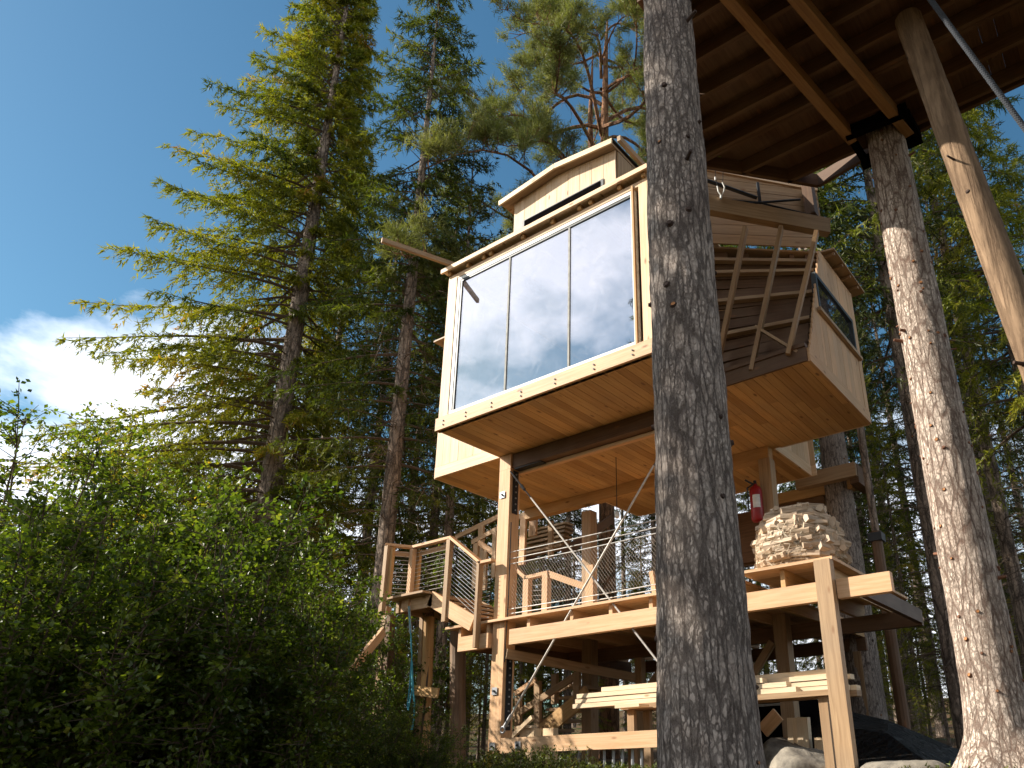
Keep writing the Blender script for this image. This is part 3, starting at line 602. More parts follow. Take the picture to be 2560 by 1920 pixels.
m = MB(); a_, b_ = on('y', 9.3, *Zc(1060, 415)), on('y', 9.3, *Zc(1850, 30)); m.bar(a_, b_, .04, .09, tint=.6); put('handrail', m, W_OLD, st2)
m = MB(); c_, d_ = on('y', 9.0, *Zc(1240, 470)), on('y', 9.0, *Zc(1850, 145)); m.bar(c_, d_, .04, .08, tint=.6); put('handrail', m, W_OLD, st2)
m = MB(); c_, d_ = on('y', 9.0, *Zc(1310, 465)), on('y', 9.0, *Zc(1500, 600)); m.bar(c_, d_, .04, .09, tint=.6); put('handrail', m, W_POST, st2)
for (xa, ya, xb, yb, Y_, wd) in ((1345, 290, 1340, 1000, 9.3, .12), (1290, 480, 1270, 980, 9.0, .11), (1390, 560, 1370, 1000, 9.0, .1), (1495, 360, 1480, 860, 9.0, .08), (1815, 180, 1790, 720, 9.0, .12), (1925, 140, 1910, 400, 9.3, .16), (2110, 240, 2110, 640, 9.3, .09), (1700, 180, 1700, 650, 9.1, .05)):
    m = MB(); a_, b_ = on('y', Y_, *Zc(xa, ya)), on('y', Y_, *Zc(xb, yb)); m.bar(b_, a_, wd, .05, (0, 1, 0), tint=.6); put('post', m, W_POST if xa in (1815, 1925) else W_OLD, st2)
m = MB(); m.box((-6.0, 10.95, 2.98), (-3.75, 11.0, 3.83)); put('skirt_board', m, W_DARK, cabin)
m = MB(); m.box((-6.25, 11.05, 2.95), (-4.75, 11.1, 3.1)); put('skirt_board', m, W_DARK, cabin)
# low gate-like rail on the deck
rail = thing('deck_railing', (-6, 8.2, 1.74), 'low timber railing with wires standing on the deck behind the net', 'railing')
Yr = 8.0
m = MB()
for p, q in (((1690, 720), (1850, 870)), ((1840, 865), (2090, 805))): a_, b_ = on('y', Yr, *Zc(*p)), on('y', Yr, *Zc(*q)); m.bar(a_, b_, .09, .05, tint=.8)
a_, b_ = on('y', Yr, *Zd(760, 1480)), on('y', Yr, *Zd(1210, 1640)); m.bar(a_, b_, .05, .09, tint=.4); put('handrail', m, W_POST, rail)
for x0_, y0_, y1_ in ((1855, 870, 1240), (2065, 830, 1200)):
    a_ = on('y', Yr, *Zc(x0_, y0_)); b_ = A(a_[0], a_[1], 1.74); m = MB(); m.bar(b_, a_, .1, .09, (0, 1, 0), tint=.7); put('post', m, W_POST, rail)
a_ = on('y', Yr, *Zd(1230, 1390)); m = MB(); m.bar((a_[0], a_[1], 1.74), a_, .12, .09, (0, 1, 0), tint=.5); put('post', m, W_POST, rail)
for yy in (945, 1005, 1060, 1110):
    m = MB(); m.tube([on('y', Yr, *Zc(1890, yy)), on('y', Yr, *Zc(2050, yy - 10))], .004, 4, .8); put('railing_wire', m, WIRE, rail)
# ladder / sawhorse tops on the deck near the trunk
sh = thing('sawhorse', (-4.9, 8, 1.74), 'small timber sawhorse standing on the deck left of the big trunk', 'sawhorse')
for (a_, b_, w_) in (((-5.05, 8.0, 1.74), (-5.12, 8.0, 2.28), .06), ((-4.80, 8.0, 1.74), (-4.86, 8.0, 2.28), .06), ((-5.0, 8.35, 1.74), (-5.02, 8.35, 2.24), .06), ((-4.78, 8.35, 1.74), (-4.75, 8.35, 2.24), .06)):
    m = MB(); m.bar(a_, b_, w_, .045, (0, 1, 0), tint=.8); put('leg', m, W_POST, sh)
m = MB(); m.bar((-4.95, 7.95, 2.30), (-4.72, 8.55, 2.30), .1, .05, tint=.7); put('top_board', m, W_POST, sh)
# ------------------------------------------------------------------ firewood sack
fw = thing('firewood_sack', (-2.92, 7.42, 1.8), 'bulging net sack of split firewood standing on the right end of the deck', 'firewood sack')
m = MB(); r0 = np.random.default_rng(5); cx, cy = -2.90, 7.48
for row in range(15):
    z_ = 1.835 + row * .046; f = (z_ - 1.8) / .72
    R_ = .46 * (1 - max(0, f - .35) ** 2 * 1.25) * (1.0 if f > .12 else .93)
    for k in range(int(2 * np.pi * R_ / .115)):
        an = k * .115 / R_ + r0.uniform(-.1, .1) + row * .7; rr = R_ * r0.uniform(.90, .98)
        c = A(cx + rr * math.cos(an), cy + rr * math.sin(an) * .9, z_ + r0.uniform(-.012, .012))
        tg = unit(A(-math.sin(an) + r0.uniform(-.25, .25), math.cos(an) * .9 + r0.uniform(-.25, .25), r0.uniform(-.16, .12))); l = r0.uniform(.09, .17)
        s_ = r0.uniform(.032, .050); nrm = unit(np.cross(tg, A(0, 0, 1))); u = np.cross(nrm, tg)
        angs = np.sort(r0.uniform(0, 2 * np.pi, 5)); ring = [(math.cos(q) * s_ * r0.uniform(.8, 1.2), math.sin(q) * s_) for q in (np.arange(5) / 5 * 6.28 + r0.uniform(0, 1))]
        v = [c - tg * l + nrm * a + u * b for a, b in ring] + [c + tg * l + nrm * a * .85 + u * b * .85 for a, b in ring]
        fs = [(i, (i + 1) % 5, 5 + (i + 1) % 5, 5 + i) for i in range(5)]; ou = r0.random() * 20
        uv = [p for i in range(5) for p in ((ou, i * .05), (ou, i * .05 + .05), (ou + 2 * l, i * .05 + .05), (ou + 2 * l, i * .05))]
        tt = float(r0.random() ** .6); m.add(v, fs, uv, tt); m.add(v, [(4, 3, 2, 1, 0), (5, 6, 7, 8, 9)], None, tt)
for row in range(7):                          # crown of the heap
    for k in range(6):
        z_ = 2.30 + .03 * row; R_ = .30 * (1 - row / 8); c = A(cx + r0.uniform(-1, 1) * R_, cy + r0.uniform(-1, 1) * R_, z_); tg = unit(A(r0.uniform(-1, 1), r0.uniform(-.6, .6), r0.uniform(-.1, .1)))
        m.bar(c - tg * .13, c + tg * .13, .055, .04, tint=float(r0.random()))
put('split_logs', m, wood('split firewood', (.68, .54, .40), (.32, .23, .15), grey=.4, bump=.8), fw)['kind'] = 'stuff'
# net skin drawn over the heap: irregular meridians and hoops
m = MB()
def prof(f): return .485 * (1 - max(0, f - .35) ** 2 * 1.25) * (1 if f > .1 else .95) if f < .98 else .02
for k in range(40):
    a0 = k / 40 * 2 * np.pi
    m.tube([(cx + prof(f) * math.cos(a0 + .15 * math.sin(f * 9 + k)), cy + .9 * prof(f) * math.sin(a0 + .15 * math.sin(f * 9 + k)), 1.81 + f * .70) for f in np.linspace(0, .97, 14)], .0028, 3, .6)
for f in np.linspace(.02, .95, 17):
    m.tube([(cx + prof(f) * math.cos(a), cy + .9 * prof(f) * math.sin(a), 1.81 + f * .70 + .012 * math.sin(5 * a + f * 30)) for a in np.linspace(0, 2 * np.pi, 33)], .0028, 3, .6)
put('net_bag', m, simple('straw coloured netting', (.50, .42, .30), .7), fw)
# fire extinguisher
e0 = on('y', 8.85, *Zf(412, 215)); fe = thing('fire_extinguisher', (e0[0], e0[1], e0[2] - .25), 'red fire extinguisher hanging on the post behind the firewood sack', 'fire extinguisher')
m = MB(); prf = [(0, .0), (.075, .0), (.085, .02), (.085, .42), (.07, .47), (.03, .5), (.03, .52)]
th = np.linspace(0, 2 * np.pi, 25); P_ = np.array([[(e0[0] + r * math.cos(t), e0[1] + r * math.sin(t), e0[2] - .25 + z_) for t in th[:-1]] for r, z_ in prf])
i = (np.arange(len(prf) - 1)[:, None] * 24 + np.arange(24)[None]).ravel(); j = (np.arange(len(prf) - 1)[:, None] * 24 + (np.arange(24)[None] + 1) % 24).ravel()
m.add(P_.reshape(-1, 3), np.stack([i, j, j + 24, i + 24], -1), None, .5); put('cylinder', m, RED, fe, smooth=True)
m = MB(); m.bar((e0[0] - .02, e0[1] - .02, e0[2] + .27), (e0[0] - .10, e0[1] - .09, e0[2] + .33), .02, .02, tint=0.); m.tube([(e0[0], e0[1], e0[2] + .25), (e0[0], e0[1], e0[2] + .32)], .022, 8, 0.); put('valve_handle', m, BLACK, fe)
m = MB(); m.tube([(e0[0] + .03, e0[1] - .02, e0[2] + .29), (e0[0] - .09, e0[1] - .06, e0[2] + .22), (e0[0] - .1, e0[1] - .05, e0[2] - .1)], .012, 6, 0.); put('hose', m, BLACK, fe)
m = MB(); tt = np.linspace(-1.75, -.55, 8); V = [(e0[0] + .0868 * math.cos(t), e0[1] + .0868 * math.sin(t), e0[2] + z_) for z_ in (-.08, .1) for t in tt]
m.add(V, [(k, k + 1, k + 9, k + 8) for k in range(7)], None, 0.); put('instruction_label', m, PAPER, fe)
# ------------------------------------------------------------------ lumber stacks below the deck
GRP = 'planks stacked on bearers under the deck'
ords = ['top', 'second', 'third', 'fourth', 'fifth', 'sixth', 'lowest']
def plank(label, a, b, w_, h_):
    m = MB(); m.bar(a, b, w_, h_, tint=float(rng.uniform(.6, 1))); return tag(put('plank', m, W_PALE, origin=tuple((A(*a) + A(*b)) / 2)), label, 'plank', GRP)
spec = [(.63, -5.80, -3.0, 7.30), (.685, -5.77, -3.1, 7.31), (.74, -5.74, -3.35, 7.30), (.795, -5.40, -3.62, 7.33)]
for k, (z_, xa, xb, y) in enumerate(spec):
    plank('pale front plank, %s in the pile left of the big trunk' % ['lowest', 'third from the top', 'second from the top', 'topmost'][k], (xa, y, z_), (xb, y, z_), .12, .048)
for k, (z_, xa, xb, y) in enumerate([(.63, -5.62, -2.55, 7.46), (.685, -5.6, -2.72, 7.47), (.74, -5.55, -2.7, 7.46), (.79, -5.3, -2.62, 7.49), (.63, -5.5, -2.5, 7.62), (.685, -5.52, -2.78, 7.62), (.74, -5.5, -2.55, 7.62)]):
    plank('pale plank, %s, its end showing right of the big trunk' % ['lowest, middle row', 'second up, middle row', 'third up, middle row', 'topmost, middle row', 'lowest, back row', 'middle one, back row', 'topmost, back row'][k], (xa, y, z_), (xb, y, z_), .12, .048)
lb = thing('lumber_bearers', (-4.3, 7.5, 0), 'brown bearer planks on trestle legs carrying the plank pile', 'trestle')
m = MB(); m.box((-5.1, 7.22, .55), (-2.6, 7.36, .603), tint=.4); put('bearer', m, W_OLD, lb)
m = MB(); m.box((-5.1, 7.55, .55), (-2.5, 7.69, .603), tint=.3); put('bearer', m, W_OLD, lb)
for x in (-5.0, -3.86, -2.75):
    for y in (7.30, 7.62):
        m = MB(); m.bar((x, y, -.18), (x, y, .548), .09, .06, (0, 1, 0), tint=.3); put('leg', m, W_OLD, lb)
m = MB(); m.box((-5.02, 7.0, .555), (-4.7, 7.2, .585), tint=.9); tag(put('offcut', m, W_PALE, origin=(-4.86, 7.1, .57)), 'short pale offcut poking out under the plank pile', 'offcut')
# ------------------------------------------------------------------ things under the deck
cv = thing('shade_box', (-4.4, 9.6, -.1), 'matte black box added for the deep shade under the deck', 'shade filler')  # added block whose black colour paints the deep shade here
m = MB(); m.box((-5.35, 9.3, -.15), (-3.9, 10.2, .72), tint=0.); m.box((-5.3, 9.35, .72), (-3.95, 10.1, .80), tint=0.); put('cover', m, MATTE_BLACK, cv)
m = MB(); m.bar((-5.36, 9.29, .64), (-3.89, 9.29, .64), .01, .03, tint=0.); put('strap', m, STRAP, cv)
tp = MB(); V = [(-3.75, 8.3, -.15), (-1.95, 8.0, -.15), (-3.7, 9.8, .62), (-2.9, 9.8, .40), (-2.4, 9.8, .12), (-2.0, 9.9, -.15), (-3.8, 10.6, -.15), (-1.9, 10.6, -.15), (-3.3, 8.8, .35), (-2.6, 8.7, .22)]
tp.add(V, [(0, 8, 2), (0, 1, 9), (0, 9, 8), (8, 9, 3), (8, 3, 2), (9, 4, 3), (9, 1, 4), (1, 5, 4), (2, 3, 6), (3, 7, 6), (3, 4, 7), (4, 5, 7)], None, 0.)
tag(put('shade_mound', tp, MOUND_BLACK, origin=(-2.8, 9.2, -.1)), 'sagging matte black mound added for the deep shade behind the right deck post', 'shade_mound')  # added mound, its black colour standing in for shade
stl = thing('lower_staircase', (-6.3, 9.3, 0), 'shaded staircase with handrails climbing under the deck', 'staircase')
YS = 8.6
for (p, q, w_, h_, nm, mt, yo) in (((650, 1290), (1200, 830), .05, .22, 'stringer', W_PANEL, 0), ((380, 1085), (1060, 640), .05, .09, 'handrail', W_OLD, 0), ((390, 840), (620, 680), .05, .07, 'handrail', W_POST, .2), ((520, 980), (1010, 720), .04, .08, 'handrail', W_OLD, .5)):
    a_, b_ = on('y', YS + yo, *Ze(*p)), on('y', YS + yo, *Ze(*q)); m = MB(); m.bar(a_, b_, w_, h_, tint=.5); put(nm, m, mt, stl)
for (xa, ya, yb, yo) in ((425, 870, 1260, 0), (640, 700, 1290, 0), (830, 620, 950, .2), (1075, 600, 960, 0)):
    a_, b_ = on('y', YS + yo, *Ze(xa, ya)), on('y', YS + yo, *Ze(xa, yb)); m = MB(); m.bar(b_, a_, .10, .06, (0, 1, 0), tint=.5); put('post', m, W_OLD, stl)
for (xa, yy) in ((720, 1130), (850, 1010), (980, 880), (1100, 770), (600, 1240)):
    a_ = on('y', YS + .1, *Ze(xa, yy)); m = MB(); m.box((a_[0] - .16, YS + .05, a_[2] - .02), (a_[0] + .14, YS + .85, a_[2] + .02), tint=.4); put('tread', m, W_OLD, stl)
cb = on('y', 7.6, *Ze(560, 1250)); 
for k, (dx, dy, s_, lab) in enumerate(((0, 0, .14, 'pale sawn timber block lying by the foot of the left front post'), (.16, .2, .1, 'small rounded log end behind the timber block by the left post'))):
    m = MB(); m.bar((cb[0] + dx, 7.6 + dy, -.15), (cb[0] + dx, 7.6 + dy, cb[2] + .03), s_ * 1.7, s_, (0, 1, 0), tint=.95); 
    if k == 0: m.bar((cb[0] - .15, 7.55, cb[2] + .05), (cb[0] + .1, 7.55, cb[2] + .05), .1, .03, tint=.7); m.bar((cb[0] - .26, 7.5, cb[2] - .09), (cb[0] + .12, 7.5, cb[2] + .16), .05, .05, tint=.9)
    tag(put('timber_block', m, W_PALE, origin=(cb[0] + dx, 7.6 + dy, -.1)), lab, 'timber block')
# firewood bits and chopping block right of the trunk
for k, (q, s_, lab) in enumerate((((610, 760), .17, 'upright bundle of split logs lit by the sun beside the boulder'), ((770, 820), .08, 'small chunk of split wood on the ground right of the log bundle'))):
    c = on('y', 8.2, *Zg(*q)); m = MB()
    for i in range(4 if k == 0 else 2):
        x = c[0] - s_ / 2 + i * s_ / 3; m.bar((x, 8.2 + rng.uniform(-.03, .03), -.16), (x + .02, 8.2, c[2] + (.14 if k == 0 else .02)), .065, .09, (0, 1, 0), tint=float(rng.uniform(.5, 1)))
    tag(put('split_log', m, W_PALE, origin=(c[0], 8.2, -.15)), lab, 'firewood')
a_, b_ = on('y', 8.3, *Zg(360, 760)), on('y', 8.3, *Zg(470, 640)); m = MB(); m.bar(a_, b_, .04, .16, tint=.9); tag(put('slanting_plank', m, W_POST, origin=tuple(a_)), 'short slanting board lit at its top, under the plank pile', 'board')
# threaded anchor pins under the ground beam
for k, (zx) in enumerate((1375, 1475, 1575, 1685, 1785)):
    a_ = on('y', PY, *Ze(zx, 1440)); m = MB(); m.tube([(a_[0] - .0, PY, -.2), (a_[0], PY, .14)], .017, 8, .5, cap=True)
    tag(put('anchor_pin', m, STEEL, origin=(a_[0], PY, -.2)), 'steel anchor pin under the ground beam, %s from the big trunk' % ['fifth', 'fourth', 'third', 'second', 'first'][k], 'anchor pin', 'steel pins under the ground beam')
for k, zx in enumerate((800, 990, 1085, 1180)):
    a_ = on('y', PY + .1, *Ze(zx, 1460)); m = MB(); m.tube([(a_[0], PY + .1, -.2), (a_[0], PY + .1, .14)], .017, 8, .5, cap=True)
    tag(put('anchor_pin', m, STEEL, origin=(a_[0], PY + .1, -.2)), 'white lit anchor pin half hidden by heath plants, %s from the left post' % ['first', 'second', 'third', 'fourth'][k], 'anchor pin', 'steel pins under the ground beam')
# boulders
def boulder(label, c, s_, seed, mat=ROCK):
    r = np.random.default_rng(seed); n1, n2 = 26, 40; th = np.linspace(0, np.pi, n1); ph = np.arange(n2) / n2 * 2 * np.pi
    T_, P_ = np.meshgrid(th, ph, indexing='ij'); D = np.stack([np.sin(T_) * np.cos(P_), np.sin(T_) * np.sin(P_), np.cos(T_)], -1)
    rr = np.ones(T_.shape)
    for k in range(12):
        n_ = unit(r.normal(size=3)); dcut = r.uniform(.62, .9); dot = D @ n_; rr = np.where(dot > .05, np.minimum(rr, dcut / np.maximum(dot, .05)), rr)
    rr += .02 * np.sin(D[..., 0] * 9 + seed) * np.sin(D[..., 1] * 11) + r.normal(0, .004, rr.shape)
    V = (D * rr[..., None] * A(*s_) + A(*c)); i = (np.arange(n1 - 1)[:, None] * n2 + np.arange(n2)[None]).ravel(); j = (np.arange(n1 - 1)[:, None] * n2 + (np.arange(n2)[None] + 1) % n2).ravel()
    m = MB(); m.add(V.reshape(-1, 3), np.stack([i, i + n2, j + n2, j], -1), None, .5)
    tag(put('boulder', m, mat, origin=tuple(c), smooth=True), label, 'boulder')
g1 = on('y', 7.3, 1995, 1885); boulder('large rounded grey boulder between the big trunk and the right deck post', (g1[0], 7.45, -.24), (.40, .36, .40), 3)
g2 = on('y', 6.9, 2240, 1900); boulder('low flat grey boulder right of the right deck post', (g2[0] + .02, 7.0, -.16), (.40, .3, .16), 8)
boulder('white sunlit rock behind the steel pins', (-4.9, 7.75, -.12), (.26, .2, .22), 11)
boulder('mossy brown rock in the shade under the plank pile right of the trunk', (-3.55, 8.1, -.05), (.3, .3, .3), 14)
# ------------------------------------------------------------------ overhead platform
ZP = 6.30
plat = thing('overhead_platform', (-.8, 5.5, ZP), 'dark underside of a joisted timber platform overhead at the upper right', 'platform')
ys = [3.65, 4.05, 4.46, 4.85, 5.25, 5.65, 6.00, 6.46, 6.90]
edge = lambda y: (-2.40 - (y - 3.9) * .27) if y < 6.1 else (-2.99 + (y - 6.12) * .846)
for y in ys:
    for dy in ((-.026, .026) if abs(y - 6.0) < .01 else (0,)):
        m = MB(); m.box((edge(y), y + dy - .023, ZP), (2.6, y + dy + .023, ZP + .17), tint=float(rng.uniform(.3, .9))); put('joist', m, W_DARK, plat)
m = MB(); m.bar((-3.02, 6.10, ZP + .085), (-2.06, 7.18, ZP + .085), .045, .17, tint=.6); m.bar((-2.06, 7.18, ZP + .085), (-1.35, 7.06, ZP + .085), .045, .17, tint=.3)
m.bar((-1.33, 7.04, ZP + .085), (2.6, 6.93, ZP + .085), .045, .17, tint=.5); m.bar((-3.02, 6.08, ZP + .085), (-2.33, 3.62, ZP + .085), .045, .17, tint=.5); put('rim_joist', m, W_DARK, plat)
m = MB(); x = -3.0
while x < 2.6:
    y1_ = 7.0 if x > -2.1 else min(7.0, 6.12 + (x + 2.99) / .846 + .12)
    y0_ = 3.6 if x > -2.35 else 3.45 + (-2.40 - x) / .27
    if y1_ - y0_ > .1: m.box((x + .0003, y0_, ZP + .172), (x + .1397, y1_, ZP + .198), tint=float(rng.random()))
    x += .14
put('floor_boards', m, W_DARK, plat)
for a_, b_ in (((-1.90, 3.7), (-1.46, 6.60)), ((-1.50, 3.7), (-.93, 6.86)), ((.3, 3.7), (.75, 6.86))):
    m = MB(); m.bar((a_[0], a_[1], ZP - .075), (b_[0], b_[1], ZP - .075), .10, .14, tint=.8); put('cross_beam', m, wood('amber beam timber', (.36, .20, .08), (.24, .12, .05)) if a_[0] == -1.90 else bpy.data.materials['amber beam timber'], plat)
m = MB(); m.bar((-1.50, 6.50, ZP - .08), (-.86, 6.55, ZP - .08), .08, .13, tint=0.); m.bar((-1.5, 7.04, ZP - .07), (-.84, 7.02, ZP - .07), .08, .13, tint=0.); m.bar((-1.47, 6.55, ZP - .08), (-1.45, 7.0, ZP - .08), .06, .1, tint=0.); m.bar((-.88, 6.6, ZP - .08), (-.86, 6.98, ZP - .08), .06, .1, tint=0.)
put('trunk_collar', m, MATTE_BLACK, plat)
# white carabiner and cord hanging from the platform
c0 = on_plane(dn, -9.38, *Za(600, 150)); kb = thing('carabiner', tuple(c0), 'white carabiner hanging on dark cords between the trunk and the chamfer beam', 'carabiner')
pp = lambda x, y: on_plane(dn, -9.38, *Za(x, y))
m = MB(); m.tube([pp(565, 240), pp(575, 290), pp(600, 335), pp(625, 290), pp(632, 250), pp(612, 205)], .008, 6, .5); m.tube([pp(600, 330), pp(598, 360)], .012, 6, .5); m.tube([pp(546, 158), pp(548, 185)], .01, 6, .5); put('hook', m, WHITE, kb)
m = MB(); m.tube([pp(545, 60), pp(548, 160), pp(570, 250)], .004, 4, 0.); m.tube([pp(622, 20), pp(615, 200)], .004, 4, 0.); put('cord', m, BLACK, kb)
# rope slanting from the platform
rp = MB(); r0_, r1_ = away(2305, -30, 4.6), away(2620, 400, 4.9)
for k in range(3):
    q = np.linspace(0, 1, 260); c = r0_[None] * (1 - q)[:, None] + r1_[None] * q[:, None]; d = unit(r1_ - r0_); sx = unit(np.cross(d, A(0, 0, 1))); u = np.cross(sx, d)
    a_ = q * 2 * np.pi * 32 + k * 2.094; c = c + .011 * (np.cos(a_)[:, None] * sx + np.sin(a_)[:, None] * u); rp.tube(c, .011, 5, .5)
tag(put('rope', rp, GREYROPE, origin=tuple(r0_)), 'grey twisted rope slanting down from the platform at the upper right', 'rope')
# ------------------------------------------------------------------ trunks
def vnoise(r, a, b, na, nb):                 # value noise, periodic in the first axis; a in 0..1, b in 0..1
    Gd = r.random((na, nb + 2)); ia = (a * na).astype(int); fa = a * na - ia; ib = np.clip((b * nb).astype(int), 0, nb); fb = b * nb - ib
    fa = fa * fa * (3 - 2 * fa); fb = fb * fb * (3 - 2 * fb); ia1 = (ia + 1) % na; ia = ia % na; ib1 = ib + 1
    return (Gd[ia, ib] * (1 - fa) + Gd[ia1, ib] * fa) * (1 - fb) + (Gd[ia, ib1] * (1 - fa) + Gd[ia1, ib1] * fa) * fb - .5
def trunk_mb(P, R, seed, na=48, dz=.05, amp=.05, stubs=0, flare=0., stub_r=.02, knots=True, zr=None):
    r = np.random.default_rng(seed); P = np.asarray(P, float); R = np.asarray(R, float); zz = P[:, 2]
    nz = max(int((zz[-1] - zz[0]) / dz), 6); z = np.linspace(zz[0], zz[-1], nz); c = np.stack([np.interp(z, zz, P[:, 0]), np.interp(z, zz, P[:, 1]), z], -1); rad_ = np.interp(z, zz, R)
    u = np.arange(na) / na; Zn, U = np.meshgrid((z - z[0]) / (z[-1] - z[0] + 1e-9) * .999, u, indexing='ij'); H_ = z[-1] - z[0]
    n_ = vnoise(r, U, Zn, 7, int(H_ * 2) + 2) * .8 + vnoise(r, U, Zn, 16, int(H_ * 6) + 2) * .7 + vnoise(r, U, Zn, 34, int(H_ * 14) + 2) * .55
    rr = rad_[:, None] * (1 + n_ * amp * 1.6)
    if flare:
        hh_ = np.clip(1 - (z - z[0]) / .55, 0, 1) ** 2; rr = rr * (1 + hh_[:, None] * flare * (1 + .45 * np.sin(U * 2 * np.pi * 5 + seed)))
    V = c[:, None] + rr[..., None] * np.stack([np.cos(U * 2 * np.pi), np.sin(U * 2 * np.pi), 0 * U], -1)
    i = (np.arange(nz - 1)[:, None] * na + np.arange(na)[None]).ravel(); j = (np.arange(nz - 1)[:, None] * na + (np.arange(na)[None] + 1) % na).ravel()
    m = MB(); m.add(V.reshape(-1, 3), np.stack([i, j, j + na, i + na], -1), None, .5)
    for k in range(stubs):
        k_z = r.uniform(*(zr or (z[0] + .3, z[-1]))); an = r.uniform(0, 2 * np.pi); cc = A(np.interp(k_z, zz, P[:, 0]), np.interp(k_z, zz, P[:, 1]), k_z); rd = np.interp(k_z, zz, R)
        d = A(math.cos(an), math.sin(an), r.uniform(-.1, .3)); s_ = stub_r * r.uniform(.6, 1.25); t = r.random(); le = r.uniform(.004, .014) if t < .93 else r.uniform(.04, .09)
        m.tube([cc + d * (rd * .9), cc + d * (rd * 1.0 + .004)], [s_ * 1.9, s_ * 1.15], 8, .5, mat=1); m.tube([cc + d * rd * .95, cc + d * (rd + le)], [s_ * 1.1, s_ * .85], 7, .5, mat=1 if t > .45 else 1, cap=2 if t < .5 else 1)
    return m
def base_trunk(px, h, widths, z0, z1, seed, **k):
    """upright trunk whose axis passes through pixel px at distance h; widths = [(z, diameter)]"""
    c = away(px[0], px[1], h); zs = np.linspace(z0, z1, 12)
    w_ = np.interp(zs, [q[0] for q in widths], [q[1] for q in widths]) / 2
    return c, trunk_mb([(c[0], c[1], z_) for z_ in zs], w_, seed, **k)
# ---- foliage
def sprig_tris(r, base, d, ln, wd):
    n_ = len(base); s_ = np.cross(d, r.normal(size=(n_, 3))); s_ /= np.linalg.norm(s_, axis=1)[:, None] + 1e-9
    b0 = base + s_ * wd[:, None] * .5; b1 = base - s_ * wd[:, None] * .5; return np.stack([b0, b1, base + d * ln[:, None]], 1)
def spruce_parts(seed, H, z0, R, nbr, ntw, nsp, ll=.15, lw=.035, droop=.5, full=.7, side=None, dead=12, z_dead=None, thin=None, s0=.14):
    """crown and limbs of a spruce growing from the origin"""
    r = np.random.default_rng(seed); cr_ = MB(); lb_ = MB(); Bs = []; Ds = []; Ts = []
    for k in range(nbr):
        t = (k + r.random()) / nbr; t = t ** .85; z = z0 + (H - z0) * t; az = k * 2.399 + r.uniform(-.4, .4)
        L_ = R * ((1 - t) ** full) * r.uniform(.55, 1.15) + .18
        if thin is not None: L_ *= 1 - thin[1] * max(0, math.cos(az - thin[0])) ** 1.5
        if side is not None: L_ *= 1 + side[1] * math.cos(az - side[0])
        p0 = .55 * t - .12 + r.uniform(-.1, .12); dr = droop * (1 - t * .8); h_ = A(math.cos(az), math.sin(az), 0)
        lat = A(-h_[1], h_[0], 0); bend = r.uniform(-.15, .15)
        def curve(s_): return A(0, 0, z) + h_ * (s_ * L_) + lat * (bend * s_ * s_ * L_) + A(0, 0, 1) * (L_ * (p0 * s_ - dr * s_ ** 2 * .55 + .22 * dr * s_ ** 4))
        ss = np.linspace(0, 1, 7); pts = np.array([curve(q) for q in ss]); lb_.tube(pts, np.linspace(.010 + .010 * L_, .003, 7), 4, .3)
        nt_ = max(int(ntw * (.35 + .65 * L_ / R)), 5); bt = r.normal(.5, .16)
        if thin is not None and math.cos(az - thin[0]) > .55 and r.random() < .65: continue
        for q in range(nt_):
            s_ = s0 + (1 - s0) * (q + r.random()) / nt_; sg = 1 if q % 2 else -1; b = curve(s_); fw_ = unit(curve(min(1, s_ + .05)) - curve(s_ - .05))
            lt = (.40 * L_ * (1 - s_) + .16) * r.uniform(.6, 1.15); d = unit(fw_ * r.uniform(.5, .9) + lat * sg * r.uniform(.5, 1) + A(0, 0, -1) * r.uniform(.1, .9) * (1 - .6 * t))
            nn = max(int(nsp * (.4 + lt)), 4); uu = r.random(nn); sag = -.35 * uu[:, None] ** 2 * A(0, 0, 1) * lt
            B_ = b + d * (uu * lt)[:, None] + sag + r.normal(0, .02, (nn, 3)); D_ = d * .8 + r.normal(0, .55, (nn, 3)) + A(0, 0, -.25); D_ /= np.linalg.norm(D_, axis=1)[:, None]
            Bs.append(B_); Ds.append(D_); Ts.append(np.clip(bt + r.normal(0, .12) + r.normal(0, .08, nn) + .15 * uu - .08, 0, 1))
    B_ = np.concatenate(Bs); D_ = np.concatenate(Ds); T_ = np.concatenate(Ts); n_ = len(B_)
    cr_.tris(sprig_tris(r, B_, D_, ll * r.uniform(.6, 1.3, n_), lw * r.uniform(.6, 1.3, n_)), T_)
    lo = z_dead if z_dead is not None else z0 * .35
    for k in range(dead):                    # bare dead twigs under the crown
        z = r.uniform(lo, z0 + (H - z0) * .35); az = r.uniform(0, 6.28); L_ = R * r.uniform(.25, .7); h_ = A(math.cos(az), math.sin(az), 0); pts = [A(0, 0, z) + h_ * (q * L_) + A(0, 0, 1) * (.05 * q - .25 * q * q) * L_ + r.normal(0, .02, 3) for q in np.linspace(0, 1, 6)]
        lb_.tube(pts, np.linspace(.011, .003, 6), 3, .8)
        for q in range(7):
            a = pts[r.integers(1, 6)]; e = a + unit(h_ * .5 + r.normal(0, .6, 3) + A(0, 0, -.4)) * L_ * r.uniform(.1, .35); lb_.tube([a, (a + e) / 2 + r.normal(0, .01, 3), e], [.005, .004, .002], 3, .8)
    return cr_, lb_
